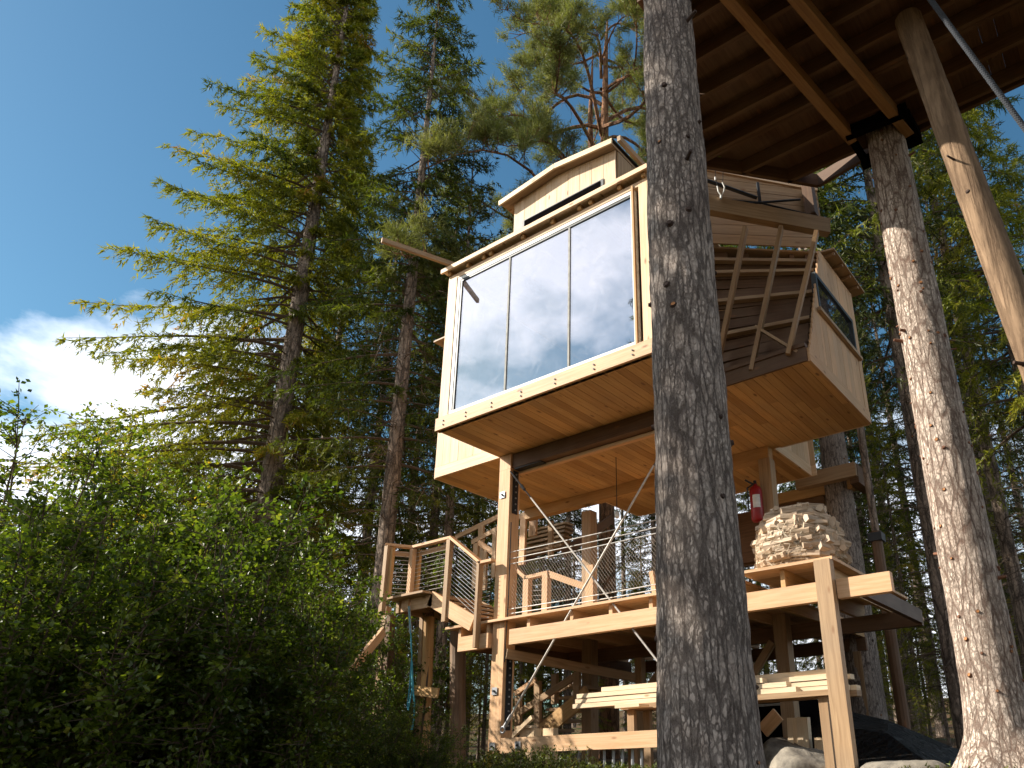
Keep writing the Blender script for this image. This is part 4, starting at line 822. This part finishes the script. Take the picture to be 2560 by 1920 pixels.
class Proto:
    def __init__(s, seed, mats, trunk_d, H, bark_=None, amp=.05, **k):
        cr_, lb_ = spruce_parts(seed, H, **k); s.H = H
        tm = trunk_mb([(0, 0, -.4), (0, 0, 0), (0, 0, H * .5), (0, 0, H * .97)], [trunk_d * .62, trunk_d / 2, trunk_d * .32, .012], seed, na=14, dz=.35, amp=amp, stubs=30, stub_r=.014)
        s.me = []
        for nm, mb_, mt in (('trunk', tm, [bark_ or B_FAR, KNOT, STUB]), ('crown', cr_, mats), ('limbs', lb_, [B_TWIG])):
            me = mb_.mesh(nm, smooth=(nm == 'trunk')); [me.materials.append(q) for q in mt]; s.me.append((nm, me))
    def place(s, name, x, y, label, group=None, rot=None, scale=1., crown_mat=None, cat='tree', z=None, only=None):
        t = thing(name, (x, y, G(x, y) if z is None else z), label, cat, group); t.rotation_euler = (0, 0, rng.uniform(0, 6.28) if rot is None else rot); t.scale = (scale,) * 3
        for nm, me in s.me:
            o = link(bpy.data.objects.new(nm, me)); o.parent = t
            if nm == 'crown' and crown_mat is not None: o.material_slots[0].link = 'OBJECT'; o.material_slots[0].material = crown_mat
        return t
def xy(px, py, h): c = away(px, py, h); return c[0], c[1]
# central trunk, close to the camera
c = away(1748, 1400, 3.3)
def dia(wpx, px, py, h): p = away(px, py, h); return wpx / F * (-(RC @ p)[2])
wd = [(q[0], dia(q[1], q[2], q[3], 3.3)) for q in ((-.9, 300, 1765, 1915), (.02, 262, 1762, 1850), (.8, 212, 1748, 1400), (1.35, 192, 1731, 1150), (2.6, 158, 1694, 600), (4.4, 118, 1640, 0), (9.0, 60, 1600, 0))]
big = thing('spruce_tree', (c[0], c[1], G(c[0], c[1])), 'thick grey barked trunk standing in front of the treehouse', 'tree')
zs = np.array([q[0] for q in wd]); m = trunk_mb([(c[0] - .0 * z_, c[1], z_) for z_ in zs], [q[1] / 2 for q in wd], 21, na=150, dz=.013, amp=.040, stubs=75, stub_r=.012, flare=0, zr=(-.2, 6))
put('trunk', m, [B_GREY, KNOT, STUB], big, smooth=True)
cr_, lb_ = spruce_parts(33, 15, 8.6, 1.9, 120, 18, 20, dead=6, z_dead=7.5)
for nm, mb_, mt in (('crown', cr_, F_MID), ('limbs', lb_, B_TWIG)):
    me = mb_.mesh(nm); me.materials.append(mt); o = link(bpy.data.objects.new(nm, me)); o.parent = big
m = trunk_mb([(c[0], c[1], 9.0), (c[0], c[1], 15)], [wd[-1][1] / 2, .01], 22, na=14, dz=.3); put('trunk_top', m, [B_GREY, KNOT, STUB], big, smooth=True)
# pale sunlit trunk that carries the platform
c = away(2255, 560, 6.95); c2 = away(2487, 1750, 6.95)
wd = [(-.25, .66), (.1, dia(168, 2487, 1850, 7)), (.5, dia(147, 2487, 1750, 7)), (2.4, dia(124, 2393, 1200, 7)), (5.1, dia(98, 2255, 560, 7)), (6.3, dia(92, 2255, 560, 7)), (11, .16)]
pale = thing('spruce_tree', (c2[0], c2[1], -.15), 'pale sunlit trunk at the right that holds up the overhead platform', 'tree')
m = trunk_mb([(c2[0] + (c[0] - c2[0]) * min(1, (q[0] + .2) / 5.1), c2[1], q[0]) for q in wd], [q[1] / 2 for q in wd], 5, na=120, dz=.02, amp=.022, stubs=110, stub_r=.014, flare=.5, zr=(.4, 6.2))
put('trunk', m, [B_PALE, simple('rusty knot', (.20, .09, .05), .9), STUB], pale, smooth=True)
# weathered log pole in front of it
pl_ = MB(); a_, b_ = away(2275, 60, 5.6), away(2590, 900, 5.6); d = (b_ - a_) / (b_[2] - a_[2]); top = A(a_[0] + d[0] * (6.28 - a_[2]), a_[1] + d[1] * (6.28 - a_[2]), 6.28); bot = A(b_[0] + d[0] * (-.2 - b_[2]), b_[1] + d[1] * (-.2 - b_[2]), -.25)
nn = 60; q = np.linspace(0, 1, nn); P_ = bot[None] * (1 - q)[:, None] + top[None] * q[:, None]
pl_ = trunk_mb([tuple(p) for p in P_[::6]] + [tuple(P_[-1])], [.128 - .012 * f for f in np.linspace(0, 1, len(P_[::6]) + 1)], 44, na=44, dz=.03, amp=.022, stubs=14, stub_r=.012)
tag(put('log_pole', pl_, [B_POLE_BARK, KNOT, KNOT], origin=tuple(bot), smooth=True), 'weathered peeled log pole slanting across the upper right corner under the platform', 'pole')
# tree through the back of the treehouse, with a timber collar
c = away(2132, 1500, 11.6)
t8 = thing('spruce_tree', (c[0], c[1], G(c[0], c[1])), 'shaded trunk rising through the back of the deck behind the firewood sack', 'tree')
m = trunk_mb([(c[0], c[1], z_) for z_ in (-.2, .3, 3, 8, 14)], [.36, .27, .23, .16, .02], 9, na=40, dz=.06, amp=.03, stubs=30, flare=.4); put('trunk', m, [B_GREY, KNOT, STUB], t8, smooth=True)
cr_, lb_ = spruce_parts(61, 15, 7.6, 2.0, 110, 20, 20, dead=8, z_dead=5)
for nm, mb_, mt in (('crown', cr_, F_MID), ('limbs', lb_, B_TWIG)):
    me = mb_.mesh(nm); me.materials.append(mt); o = link(bpy.data.objects.new(nm, me)); o.parent = t8
tcx, tcy = c[0], c[1]
col = thing('tree_collar', (tcx, tcy, 3.9), 'heavy timber collar clamped round the trunk behind the cabin', 'collar')
for dx, dy, a in ((-.0, -.30, 0), (.0, .30, 0)):
    m = MB(); m.bar((tcx - .55, tcy + dy, 4.05), (tcx + .42, tcy + dy, 4.05), .14, .22, tint=.5); put('clamp_beam', m, W_OLD, col)
m = MB(); m.bar((tcx + .36, tcy - .3, 4.0), (tcx + .36, tcy + .3, 4.0), .14, .3, tint=.3); put('clamp_beam', m, W_DARK, col)
# slim mast pole at the back right of the deck
a_ = away(2235, 1640, 11.0); m = MB(); m.tube([(a_[0], a_[1], z_) for z_ in (-.1, 1.5, 3)], [.085, .08, .078], 12, .3, cap=True); mo = thing('thin_pole', (a_[0], a_[1], -.1), 'dark slim pole behind the right end of the deck with a thinner mast on top', 'pole'); put('lower_pole', m, W_DARK, mo)
m = MB(); m.tube([(a_[0], a_[1], 2.9), (a_[0], a_[1], 5.8)], .055, 10, .3, cap=True); put('upper_pole', m, B_FAR, mo)
m = MB(); m.bar((a_[0], a_[1], 2.85), (a_[0], a_[1], 2.97), .2, .2, (0, 1, 0)); put('cap_plate', m, BLACK, mo)
m = MB(); m.bar((a_[0], a_[1], 2.35), (a_[0] - 1.6, a_[1] - .1, 2.25), .04, .08, tint=.6); put('rail', m, W_OLD, mo)
# landing support posts on the left and the slanting board
lp = thing('landing_post', (-8.9, 7.3, -.5), 'grey weathered pair of posts under the left end of the landing', 'post')
for (p, q, w_, mt) in (((740, 70), (660, 980), .10, W_OLD), ((780, 150), (730, 900), .10, W_DARK)):
    a_, b_ = on('y', 7.1, *Zh(*p)), on('y', 7.1, *Zh(*q)); b_ = a_ + (b_ - a_) * 1.7; m = MB(); m.bar(b_, a_, w_, w_, (0, 1, 0), tint=.5); put('post', m, mt, lp)
lp2 = thing('landing_post', (-8.1, 7.4, -.5), 'orange round post with a board nailed across it under the landing', 'post')
a_ = on('y', 7.45, *Zh(1150, 240)); b_ = on('y', 7.45, *Zh(1105, 1400)); m = MB(); m.tube([b_ + (b_ - a_) * .2, a_ + (a_ - b_) * .06], .085, 14, .6); put('post', m, W_PANEL, lp2)
a_ = on('y', 7.38, *Zh(1090, 180)); b_ = on('y', 7.38, *Zh(1040, 1400)); m = MB(); m.bar(b_ + (b_ - a_) * .2, a_ + (a_ - b_) * .06, .07, .05, (0, 1, 0), tint=.3); put('board', m, W_OLD, lp2)
a_ = on('y', 7.30, *Zh(1010, 890)); b_ = on('y', 7.30, *Zh(1245, 920)); m = MB(); m.bar(a_, b_, .03, .13, tint=.7); put('cross_board', m, W_PANEL, lp2)
a_ = on('y', 7.6, *Zh(1440, 300)); b_ = on('y', 7.6, *Zh(1440, 1640)); m = MB(); m.tube([b_ + (b_ - a_) * .2, a_], .11, 14, .5)
tag(put('log_post', m, B_POLE, origin=tuple(b_)), 'plain brown log post between the landing and the left front post', 'post')
a_, b_ = on('y', 6.7, *Zh(705, 310)), on('y', 5.6, *Zh(110, 1040)); m = MB(); m.bar(b_, a_, .045, .12, tint=.7); tag(put('leaning_board', m, W_POST, origin=tuple(b_)), 'long board leaning up to the landing out of the bushes', 'board')
ht = MB(); qq = [on('y', 6.85, *Zh(x_, y_)) for x_, y_ in ((958, 60), (975, 330), (985, 560), (965, 850), (940, 1060), (950, 1090), (985, 900), (990, 620))]
ht.tube(qq, .010, 5, .5); ht.tube([on('y', 6.85, *Zh(x_, y_)) for x_, y_ in ((985, 600), (1000, 900), (1010, 1020), (1005, 1180), (985, 1280))], .012, 5, .5)
hr = thing('dangling_rope', tuple(qq[0]), 'turquoise cord hanging from the landing on a grey strap', 'cord'); put('cord', ht, TURQ, hr)
m = MB(); m.bar(qq[0], qq[1], .045, .008, (0, 1, 0), tint=.5); put('strap', m, STRAP, hr)
lmp = on('y', 8.0, *Zd(1515, 830)); m = MB(); m.tube([(lmp[0], 8.0, 4.0), (lmp[0], 8.0, lmp[2] + .05)], .006, 5, 0.); lt_ = thing('hanging_lamp', tuple(lmp), 'small bare bulb hanging under the cabin floor', 'lamp'); put('cable', m, BLACK, lt_)
m = MB(); m.tube([(lmp[0], 8.0, lmp[2] + .05), (lmp[0], 8.0, lmp[2] + .02), (lmp[0], 8.0, lmp[2] - .03), (lmp[0], 8.0, lmp[2] - .05)], [.02, .035, .035, .01], 10, .5, cap=True); put('bulb', m, PAPER, lt_, smooth=True)
# ------------------------------------------------------------------ forest
# the big yellow green spruce on the left
cx_, cy_ = xy(640, 1430, 16)
gl = G(cx_, cy_)
spA = Proto(101, [F_YEL], .50, 22, z0=2.2, R=3.7, nbr=470, ntw=26, nsp=37, ll=.15, lw=.030, droop=.85, full=.75, dead=60, s0=.22, side=(math.atan2(-.6, -.8), .30), thin=(math.atan2(-.48, .88), .88), amp=.03)
spA.place('spruce_tree', cx_, cy_, 'tall yellow green spruce against the open blue sky on the left', rot=0)
spB = Proto(102, [F_MID], .36, 19, z0=5.2, R=2.4, nbr=180, ntw=20, nsp=30, ll=.15, lw=.027, droop=.7, full=.55, dead=110, z_dead=1.0, s0=.2, thin=(math.atan2(-.6, .8), .85))
spC = Proto(103, [F_MID], .30, 16, z0=2.8, R=1.9, nbr=120, ntw=16, nsp=24, ll=.15, lw=.028, droop=.8, full=.6, dead=80, z_dead=.5)
spD = Proto(104, [F_DARK], .28, 17, z0=5.5, R=1.8, nbr=85, ntw=13, nsp=20, ll=.15, lw=.028, droop=.9, full=.4, dead=130, z_dead=1.0)
spB.place('spruce_tree', *xy(975, 1250, 14), 'second tall spruce from the left, its bare trunk running behind the batten end and landing', rot=0, z=-.3)
named = [
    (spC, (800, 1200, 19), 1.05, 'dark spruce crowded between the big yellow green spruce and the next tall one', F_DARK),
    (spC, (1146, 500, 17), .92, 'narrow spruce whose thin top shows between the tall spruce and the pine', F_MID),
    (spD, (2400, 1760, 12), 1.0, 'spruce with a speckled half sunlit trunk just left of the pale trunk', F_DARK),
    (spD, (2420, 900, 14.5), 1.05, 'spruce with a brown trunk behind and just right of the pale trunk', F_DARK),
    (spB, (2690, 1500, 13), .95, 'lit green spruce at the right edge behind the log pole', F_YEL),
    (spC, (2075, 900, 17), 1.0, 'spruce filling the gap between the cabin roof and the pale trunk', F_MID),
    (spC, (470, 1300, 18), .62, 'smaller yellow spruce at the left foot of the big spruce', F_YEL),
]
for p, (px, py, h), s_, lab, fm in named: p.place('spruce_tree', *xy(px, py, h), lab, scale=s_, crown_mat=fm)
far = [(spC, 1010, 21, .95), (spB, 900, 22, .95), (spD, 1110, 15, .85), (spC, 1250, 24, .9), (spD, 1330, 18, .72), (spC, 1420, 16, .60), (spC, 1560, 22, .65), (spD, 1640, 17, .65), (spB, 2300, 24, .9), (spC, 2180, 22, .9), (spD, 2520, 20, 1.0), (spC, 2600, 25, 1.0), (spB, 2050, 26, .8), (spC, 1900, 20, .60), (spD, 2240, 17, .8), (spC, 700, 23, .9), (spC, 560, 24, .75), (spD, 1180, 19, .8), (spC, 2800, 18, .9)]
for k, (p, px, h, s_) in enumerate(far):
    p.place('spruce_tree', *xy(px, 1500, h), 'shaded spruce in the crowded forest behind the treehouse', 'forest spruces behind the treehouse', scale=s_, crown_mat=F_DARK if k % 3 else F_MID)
for k, (px, h, s_) in enumerate([(1960, 15, .16), (2190, 15.5, .2), (2330, 14.5, .22), (2100, 17, .24), (2010, 13.5, .13), (2290, 18, .26), (1480, 15, .2), (1600, 17, .24), (1380, 15, .18), (2270, 13, .10), (860, 12.5, .16), (1040, 13, .14), (1160, 13, .14)] + [(820 + 97 * i, 14.5 + (i * 7 % 5) * 1.6, .24 + .05 * (i * 5 % 4)) for i in range(19)] + [(1040 + 45 * i, 15.5 + (i * 3 % 4) * 1.2, .30 + .04 * (i * 5 % 4)) for i in range(8)]):
    spC.place('young_spruce', *xy(px, 1600, h), 'young light green spruce growing low under the tall trees', 'young spruces under the tall trees', scale=s_, crown_mat=F_YEL)
for k, (px, h, s_) in enumerate([(500 + 85 * i, 27 + 6 * ((i * 37) % 5), .55 + .1 * ((i * 13) % 4)) for i in range(0, 30)]):
    spC.place('spruce_tree', *xy(px, 1500, h), 'far spruce closing the view deep in the forest', 'far spruces deep in the forest', scale=s_, crown_mat=F_DARK)
# trees standing out of frame by the camera that shade the near trunk and the bushes
for k, (x, y, s_) in enumerate([(-6.8, -.9, .9), (-7.4, -1.9, 1.), (-8.6, -3.4, 1.05), (-6.2, -2.2, .85), (-7.2, -3.1, .95)]):
    spC.place('spruce_tree', x, y, 'spruce beside the photographer, outside the frame', 'spruces beside the photographer', scale=s_)
for k, (x, y, s_) in enumerate([(4.5, -6, 1.), (.5, -7.5, 1.1), (7.5, -2, 1.), (9, 3, 1.05), (-2, -9.5, 1.), (6, -9, 1.1), (3.2, -3.6, .8), (11, -4, 1.2), (5.8, 5.2, .9), (8.5, 8.5, 1.)]):
    spC.place('spruce_tree', x, y, 'spruce behind the photographer, outside the frame', 'spruces behind the photographer', scale=s_, crown_mat=F_DARK)
# pine
def pine():
    r = np.random.default_rng(77); x, y = xy(1505, 360, 18); t = thing('pine_tree', (x, y, G(x, y)), 'broad Scots pine with orange limbs rising behind the cabin roof', 'tree')
    H = 23.; m = trunk_mb([(0, 0, -.3), (0, 0, 6), (.1, 0, 12), (0, .1, 17), (.2, 0, 21.5), (.3, 0, H)], [.24, .2, .17, .14, .07, .02], 70, na=20, dz=.2, amp=.05, stubs=10)
    m.tube([(0, 0, 15.2), (-.35, -.1, 16.8), (-.45, 0, 19), (-.4, .1, 22)], [.10, .10, .08, .02], 10, .5)
    me = m.mesh('trunk', smooth=True); [me.materials.append(q) for q in (B_PINE, KNOT, STUB)]; o = link(bpy.data.objects.new('trunk', me)); o.parent = t
    lm = MB(); cr = MB(); Bs, Ds, Ts = [], [], []
    def tuft(p, d, tt, n_=46):
        u = r.normal(size=(n_, 3)) * .75 + d * .9 + A(0, 0, .25); u /= np.linalg.norm(u, axis=1)[:, None]; Bs.append(p + r.normal(0, .05, (n_, 3)) + d * r.uniform(-.14, .1, n_)[:, None]); Ds.append(u); Ts.append(np.clip(tt + r.normal(0, .1, n_), 0, 1))
    for k in range(52):
        z = 8.6 + 14.0 * (k / 52) ** .95 + r.uniform(-.2, .2); az = k * 2.399 + r.uniform(-.3, .3); L_ = (6.0 * (1 - (max(0, z - 9) / 16) ** 2) + .6) * r.uniform(.7, 1.1); h_ = A(math.cos(az), math.sin(az), 0); lat = A(-h_[1], h_[0], 0); up0 = r.uniform(.1, .55); wob = r.uniform(-.25, .25)
        cv_ = lambda s_: A(0, 0, z) + h_ * s_ * L_ + lat * wob * math.sin(s_ * 4) * L_ * .5 + A(0, 0, 1) * L_ * (up0 * s_ - .35 * s_ * s_ + .12 * math.sin(s_ * 7 + k))
        pts = np.array([cv_(q) for q in np.linspace(0, 1, 12)]); lm.tube(pts, np.linspace(.022 + .009 * L_, .008, 12), 6, .5)
        for q in range(int(9 + L_ * 4)):
            s_ = r.uniform(.3, 1); b = cv_(s_); d = unit(h_ * r.uniform(.2, 1) + lat * r.uniform(-1, 1) + A(0, 0, r.uniform(-.1, .8))); l2 = r.uniform(.35, 1.0) * (1.25 - s_ * .5)
            e = b + d * l2; mid = (b + e) / 2 + r.normal(0, .05, 3) - A(0, 0, .05); lm.tube([b, mid, e], [.012, .009, .005], 4, .5); tt = r.normal(.5, .15)
            for w_ in range(5):
                f = r.uniform(.3, 1); pb = b * (1 - f) + e * f; d2 = unit(d + r.normal(0, .7, 3) + A(0, 0, .3)); l3 = r.uniform(.1, .35); tuft(pb + d2 * l3, d2, tt); lm.tube([pb, pb + d2 * l3], [.005, .003], 3, .5)
        for q in range(5):
            b = cv_(r.uniform(.1, .6)); e = b + unit(r.normal(0, 1, 3) + A(0, 0, -.5)) * r.uniform(.3, .9); lm.tube([b, (b + e) / 2 + r.normal(0, .05, 3), e], [.01, .007, .003], 3, .9)
    B_, D_, T_ = np.concatenate(Bs), np.concatenate(Ds), np.concatenate(Ts); n_ = len(B_); cr.tris(sprig_tris(r, B_, D_, .17 * r.uniform(.7, 1.3, n_), .016 * r.uniform(.8, 1.4, n_)), T_)
    for nm, mb_, mt in (('crown', cr, F_PINE), ('limbs', lm, B_PINE)):
        me = mb_.mesh(nm); me.materials.append(mt); o = link(bpy.data.objects.new(nm, me)); o.parent = t
pine()
# ------------------------------------------------------------------ broadleaf shrubs
def bush_mesh(seed, H, R, nst, ntw, nlf, ls, up=.6, sparse=False):
    r = np.random.default_rng(seed); st_ = MB(); lf = MB(); Bs, Ds, Ts = [], [], []
    for k in range(nst):
        az = r.uniform(0, 6.28); sp = R * math.sqrt(r.random()); h_ = A(math.cos(az), math.sin(az), 0); hh = H * r.uniform(.5, 1.28) * (1 - .25 * (sp / R) ** 2); b0 = A(r.normal(0, .12 * R), r.normal(0, .12 * R), -.1)
        cv_ = lambda s_: b0 + h_ * sp * s_ ** 1.3 + A(0, 0, 1) * hh * s_ + A(math.sin(s_ * 7 + k), math.cos(s_ * 5 + k), 0) * .04
        st_.tube([cv_(q) for q in np.linspace(0, 1, 9)], np.linspace(.018 if not sparse else .03, .003, 9), 5, .5)
        for q in range(ntw):
            s_ = r.uniform(.2, 1); b = cv_(s_); d = unit(r.normal(0, 1, 3) * A(1, 1, .5) + A(0, 0, .25)); l2 = r.uniform(.12, .45) * (.6 + .4 * R); e = b + d * l2; st_.tube([b, (b + e) / 2 + r.normal(0, .02, 3), e], [.006, .004, .002], 3, .6); tt = r.normal(.45, .18)
            n_ = nlf; u = r.random(n_) ** .7; Bs.append(b + (e - b) * u[:, None] + r.normal(0, .035, (n_, 3))); D_ = d + r.normal(0, .8, (n_, 3)); Ds.append(D_ / np.linalg.norm(D_, axis=1)[:, None]); Ts.append(np.clip(tt + r.normal(0, .12, n_), 0, 1))
    B_, D_, T_ = np.concatenate(Bs), np.concatenate(Ds), np.concatenate(Ts); n_ = len(B_); s_ = np.cross(D_, r.normal(size=(n_, 3)) * .6 + A(0, 0, 1)); s_ /= np.linalg.norm(s_, axis=1)[:, None] + 1e-9
    l_ = (ls * r.uniform(.6, 1.25, n_))[:, None]; nr = np.cross(s_, D_)
    a = B_; b = B_ + D_ * l_ * .5 + s_ * l_ * .33 + nr * l_ * .08; c_ = B_ + D_ * l_; d_ = B_ + D_ * l_ * .5 - s_ * l_ * .33 + nr * l_ * .08
    lf.tris(np.stack([a, b, c_], 1), T_); lf.tris(np.stack([a, c_, d_], 1), T_)
    out = []
    for nm, mb_, mt in (('stems', st_, B_TWIG), ('leaves', lf, F_BUSH)):
        me = mb_.mesh(nm); me.materials.append(mt); out.append((nm, me))
    return out
def place_bush(ms, name, x, y, label, group=None, scale=1., mat=None, z=None, cat='shrub'):
    t = thing(name, (x, y, G(x, y) if z is None else z), label, cat, group); t.rotation_euler = (0, 0, rng.uniform(0, 6.28)); t.scale = (scale,) * 3
    for nm, me in ms:
        o = link(bpy.data.objects.new(nm, me)); o.parent = t
        if nm == 'leaves' and mat is not None: o.material_slots[0].link = 'OBJECT'; o.material_slots[0].material = mat
    return t
bA = bush_mesh(201, 2.4, 1.15, 26, 34, 20, .062); bB = bush_mesh(202, 2.1, 1.3, 28, 32, 20, .058); bC = bush_mesh(203, 3.6, 1.3, 14, 46, 22, .055, sparse=True); bD = bush_mesh(204, 3.1, 1.0, 11, 44, 17, .05, sparse=True)
GB = 'dark leafy shrubs in the lower left corner'
for k, (px, h, s_, ms) in enumerate([(60, 6.2, .72, bB), (230, 7.0, .86, bA), (400, 6.2, .80, bB), (560, 7.2, .90, bA), (690, 6.3, .56, bB), (330, 8.4, .98, bB), (790, 7.4, .46, bA), (120, 8.6, 1.0, bA), (640, 9.2, .9, bB), (480, 9.5, 1.0, bA), (760, 5.6, .5, bA), (900, 7.2, .30, bB), (250, 5.4, .66, bB), (985, 7.0, .26, bA), (40, 5.2, .6, bA), (520, 5.4, .62, bA), (840, 6.2, .32, bB), (1080, 7.2, .28, bB)]):
    place_bush(ms, 'leafy_shrub', *xy(px, 1700, h), 'dark green leafy shrub in the thicket filling the lower left', GB, scale=s_)
place_bush(bC, 'yellow_birch', *xy(440, 1500, 11), 'young birch with yellowing leaves in front of the big spruce', scale=.98, mat=F_BIRCH, cat='tree')
place_bush(bC, 'yellow_birch', *xy(300, 1500, 12.5), 'light green birch at the left foot of the big spruce', scale=1.12, mat=F_BIRCH, cat='tree')
place_bush(bD, 'rowan_tree', *xy(20, 1500, 7.2), 'thin dark leaved sapling against the white cloud at the left edge', scale=.88, mat=F_BUSH, cat='tree')
place_bush(bD, 'rowan_tree', *xy(130, 1500, 9.0), 'shorter thin sapling right of the one at the left edge', scale=.86, mat=F_BUSH, cat='tree')
place_bush(bC, 'green_birch', *xy(120, 1500, 13), 'leafy green birch behind the saplings under the cloud', scale=1.0, mat=F_BIRCH, cat='tree')
place_bush(bC, 'green_birch', *xy(1060, 1500, 11.5), 'half shaded broadleaf tree behind the landing', scale=.75, mat=F_BUSH, cat='tree')
for k, (px, h, s_, mt) in enumerate([(210, 8.2, .80, F_BIRCH), (70, 7.4, .70, F_BUSH), (340, 9.5, .72, F_BIRCH), (520, 9.8, .58, F_BUSH), (620, 8.0, .46, F_BIRCH), (760, 12.5, .8, F_BUSH), (420, 7.6, .66, F_BUSH), (140, 6.6, .60, F_BIRCH), (860, 13, .7, F_BIRCH), (20, 9.5, .95, F_BIRCH)]):
    place_bush(bC, 'leafy_sapling', *xy(px, 1600, h), 'loose tall leafy sapling rising out of the thicket on the left', 'leafy saplings rising out of the thicket', scale=s_, mat=mt)
# low heath plants in front of the ground beam
hp = MB(); r = np.random.default_rng(9); Bs, Ds, Ts = [], [], []
def heath(x, y, H_, n_=1):
    b = A(x, y, G(x, y) - .02); lean = r.normal(0, .25, 2)
    top_ = b + A(lean[0] * H_, lean[1] * H_, H_); hp.tube([b, (b + top_) / 2 + r.normal(0, .015, 3), top_], [.004, .003, .0015], 3, .1)
    k_ = int(10 + H_ * 70); u = r.uniform(.25, 1, k_); Bs.append(b + (top_ - b) * u[:, None] + r.normal(0, .012, (k_, 3))); D_ = r.normal(0, 1, (k_, 3)) + A(0, 0, .5); Ds.append(D_ / np.linalg.norm(D_, axis=1)[:, None]); Ts.append(np.clip(r.normal(.45, .2) + r.normal(0, .1, k_), 0, 1))
for k in range(900):
    x = r.uniform(-7.8, -3.4); y = r.uniform(6.0, 7.0); heath(x, y, r.uniform(.12, .30) * (1.25 if -6.6 < x < -5.4 else .55 if x > -5.2 else .85))
for k in range(260): heath(r.uniform(-2.6, 0), r.uniform(6.4, 7.6), r.uniform(.02, .07))
B_, D_, T_ = np.concatenate(Bs), np.concatenate(Ds), np.concatenate(Ts); n_ = len(B_); hp.tris(sprig_tris(r, B_, D_, .035 * r.uniform(.6, 1.4, n_), .016 * r.uniform(.7, 1.3, n_)), T_)
tag(put('heath_plants', hp, F_LOW), 'low heath plants and blueberry twigs in front of the ground beam', 'undergrowth', kind='stuff')
print('objects', len(bpy.data.objects), 'faces', sum(len(m.polygons) for m in bpy.data.meshes))
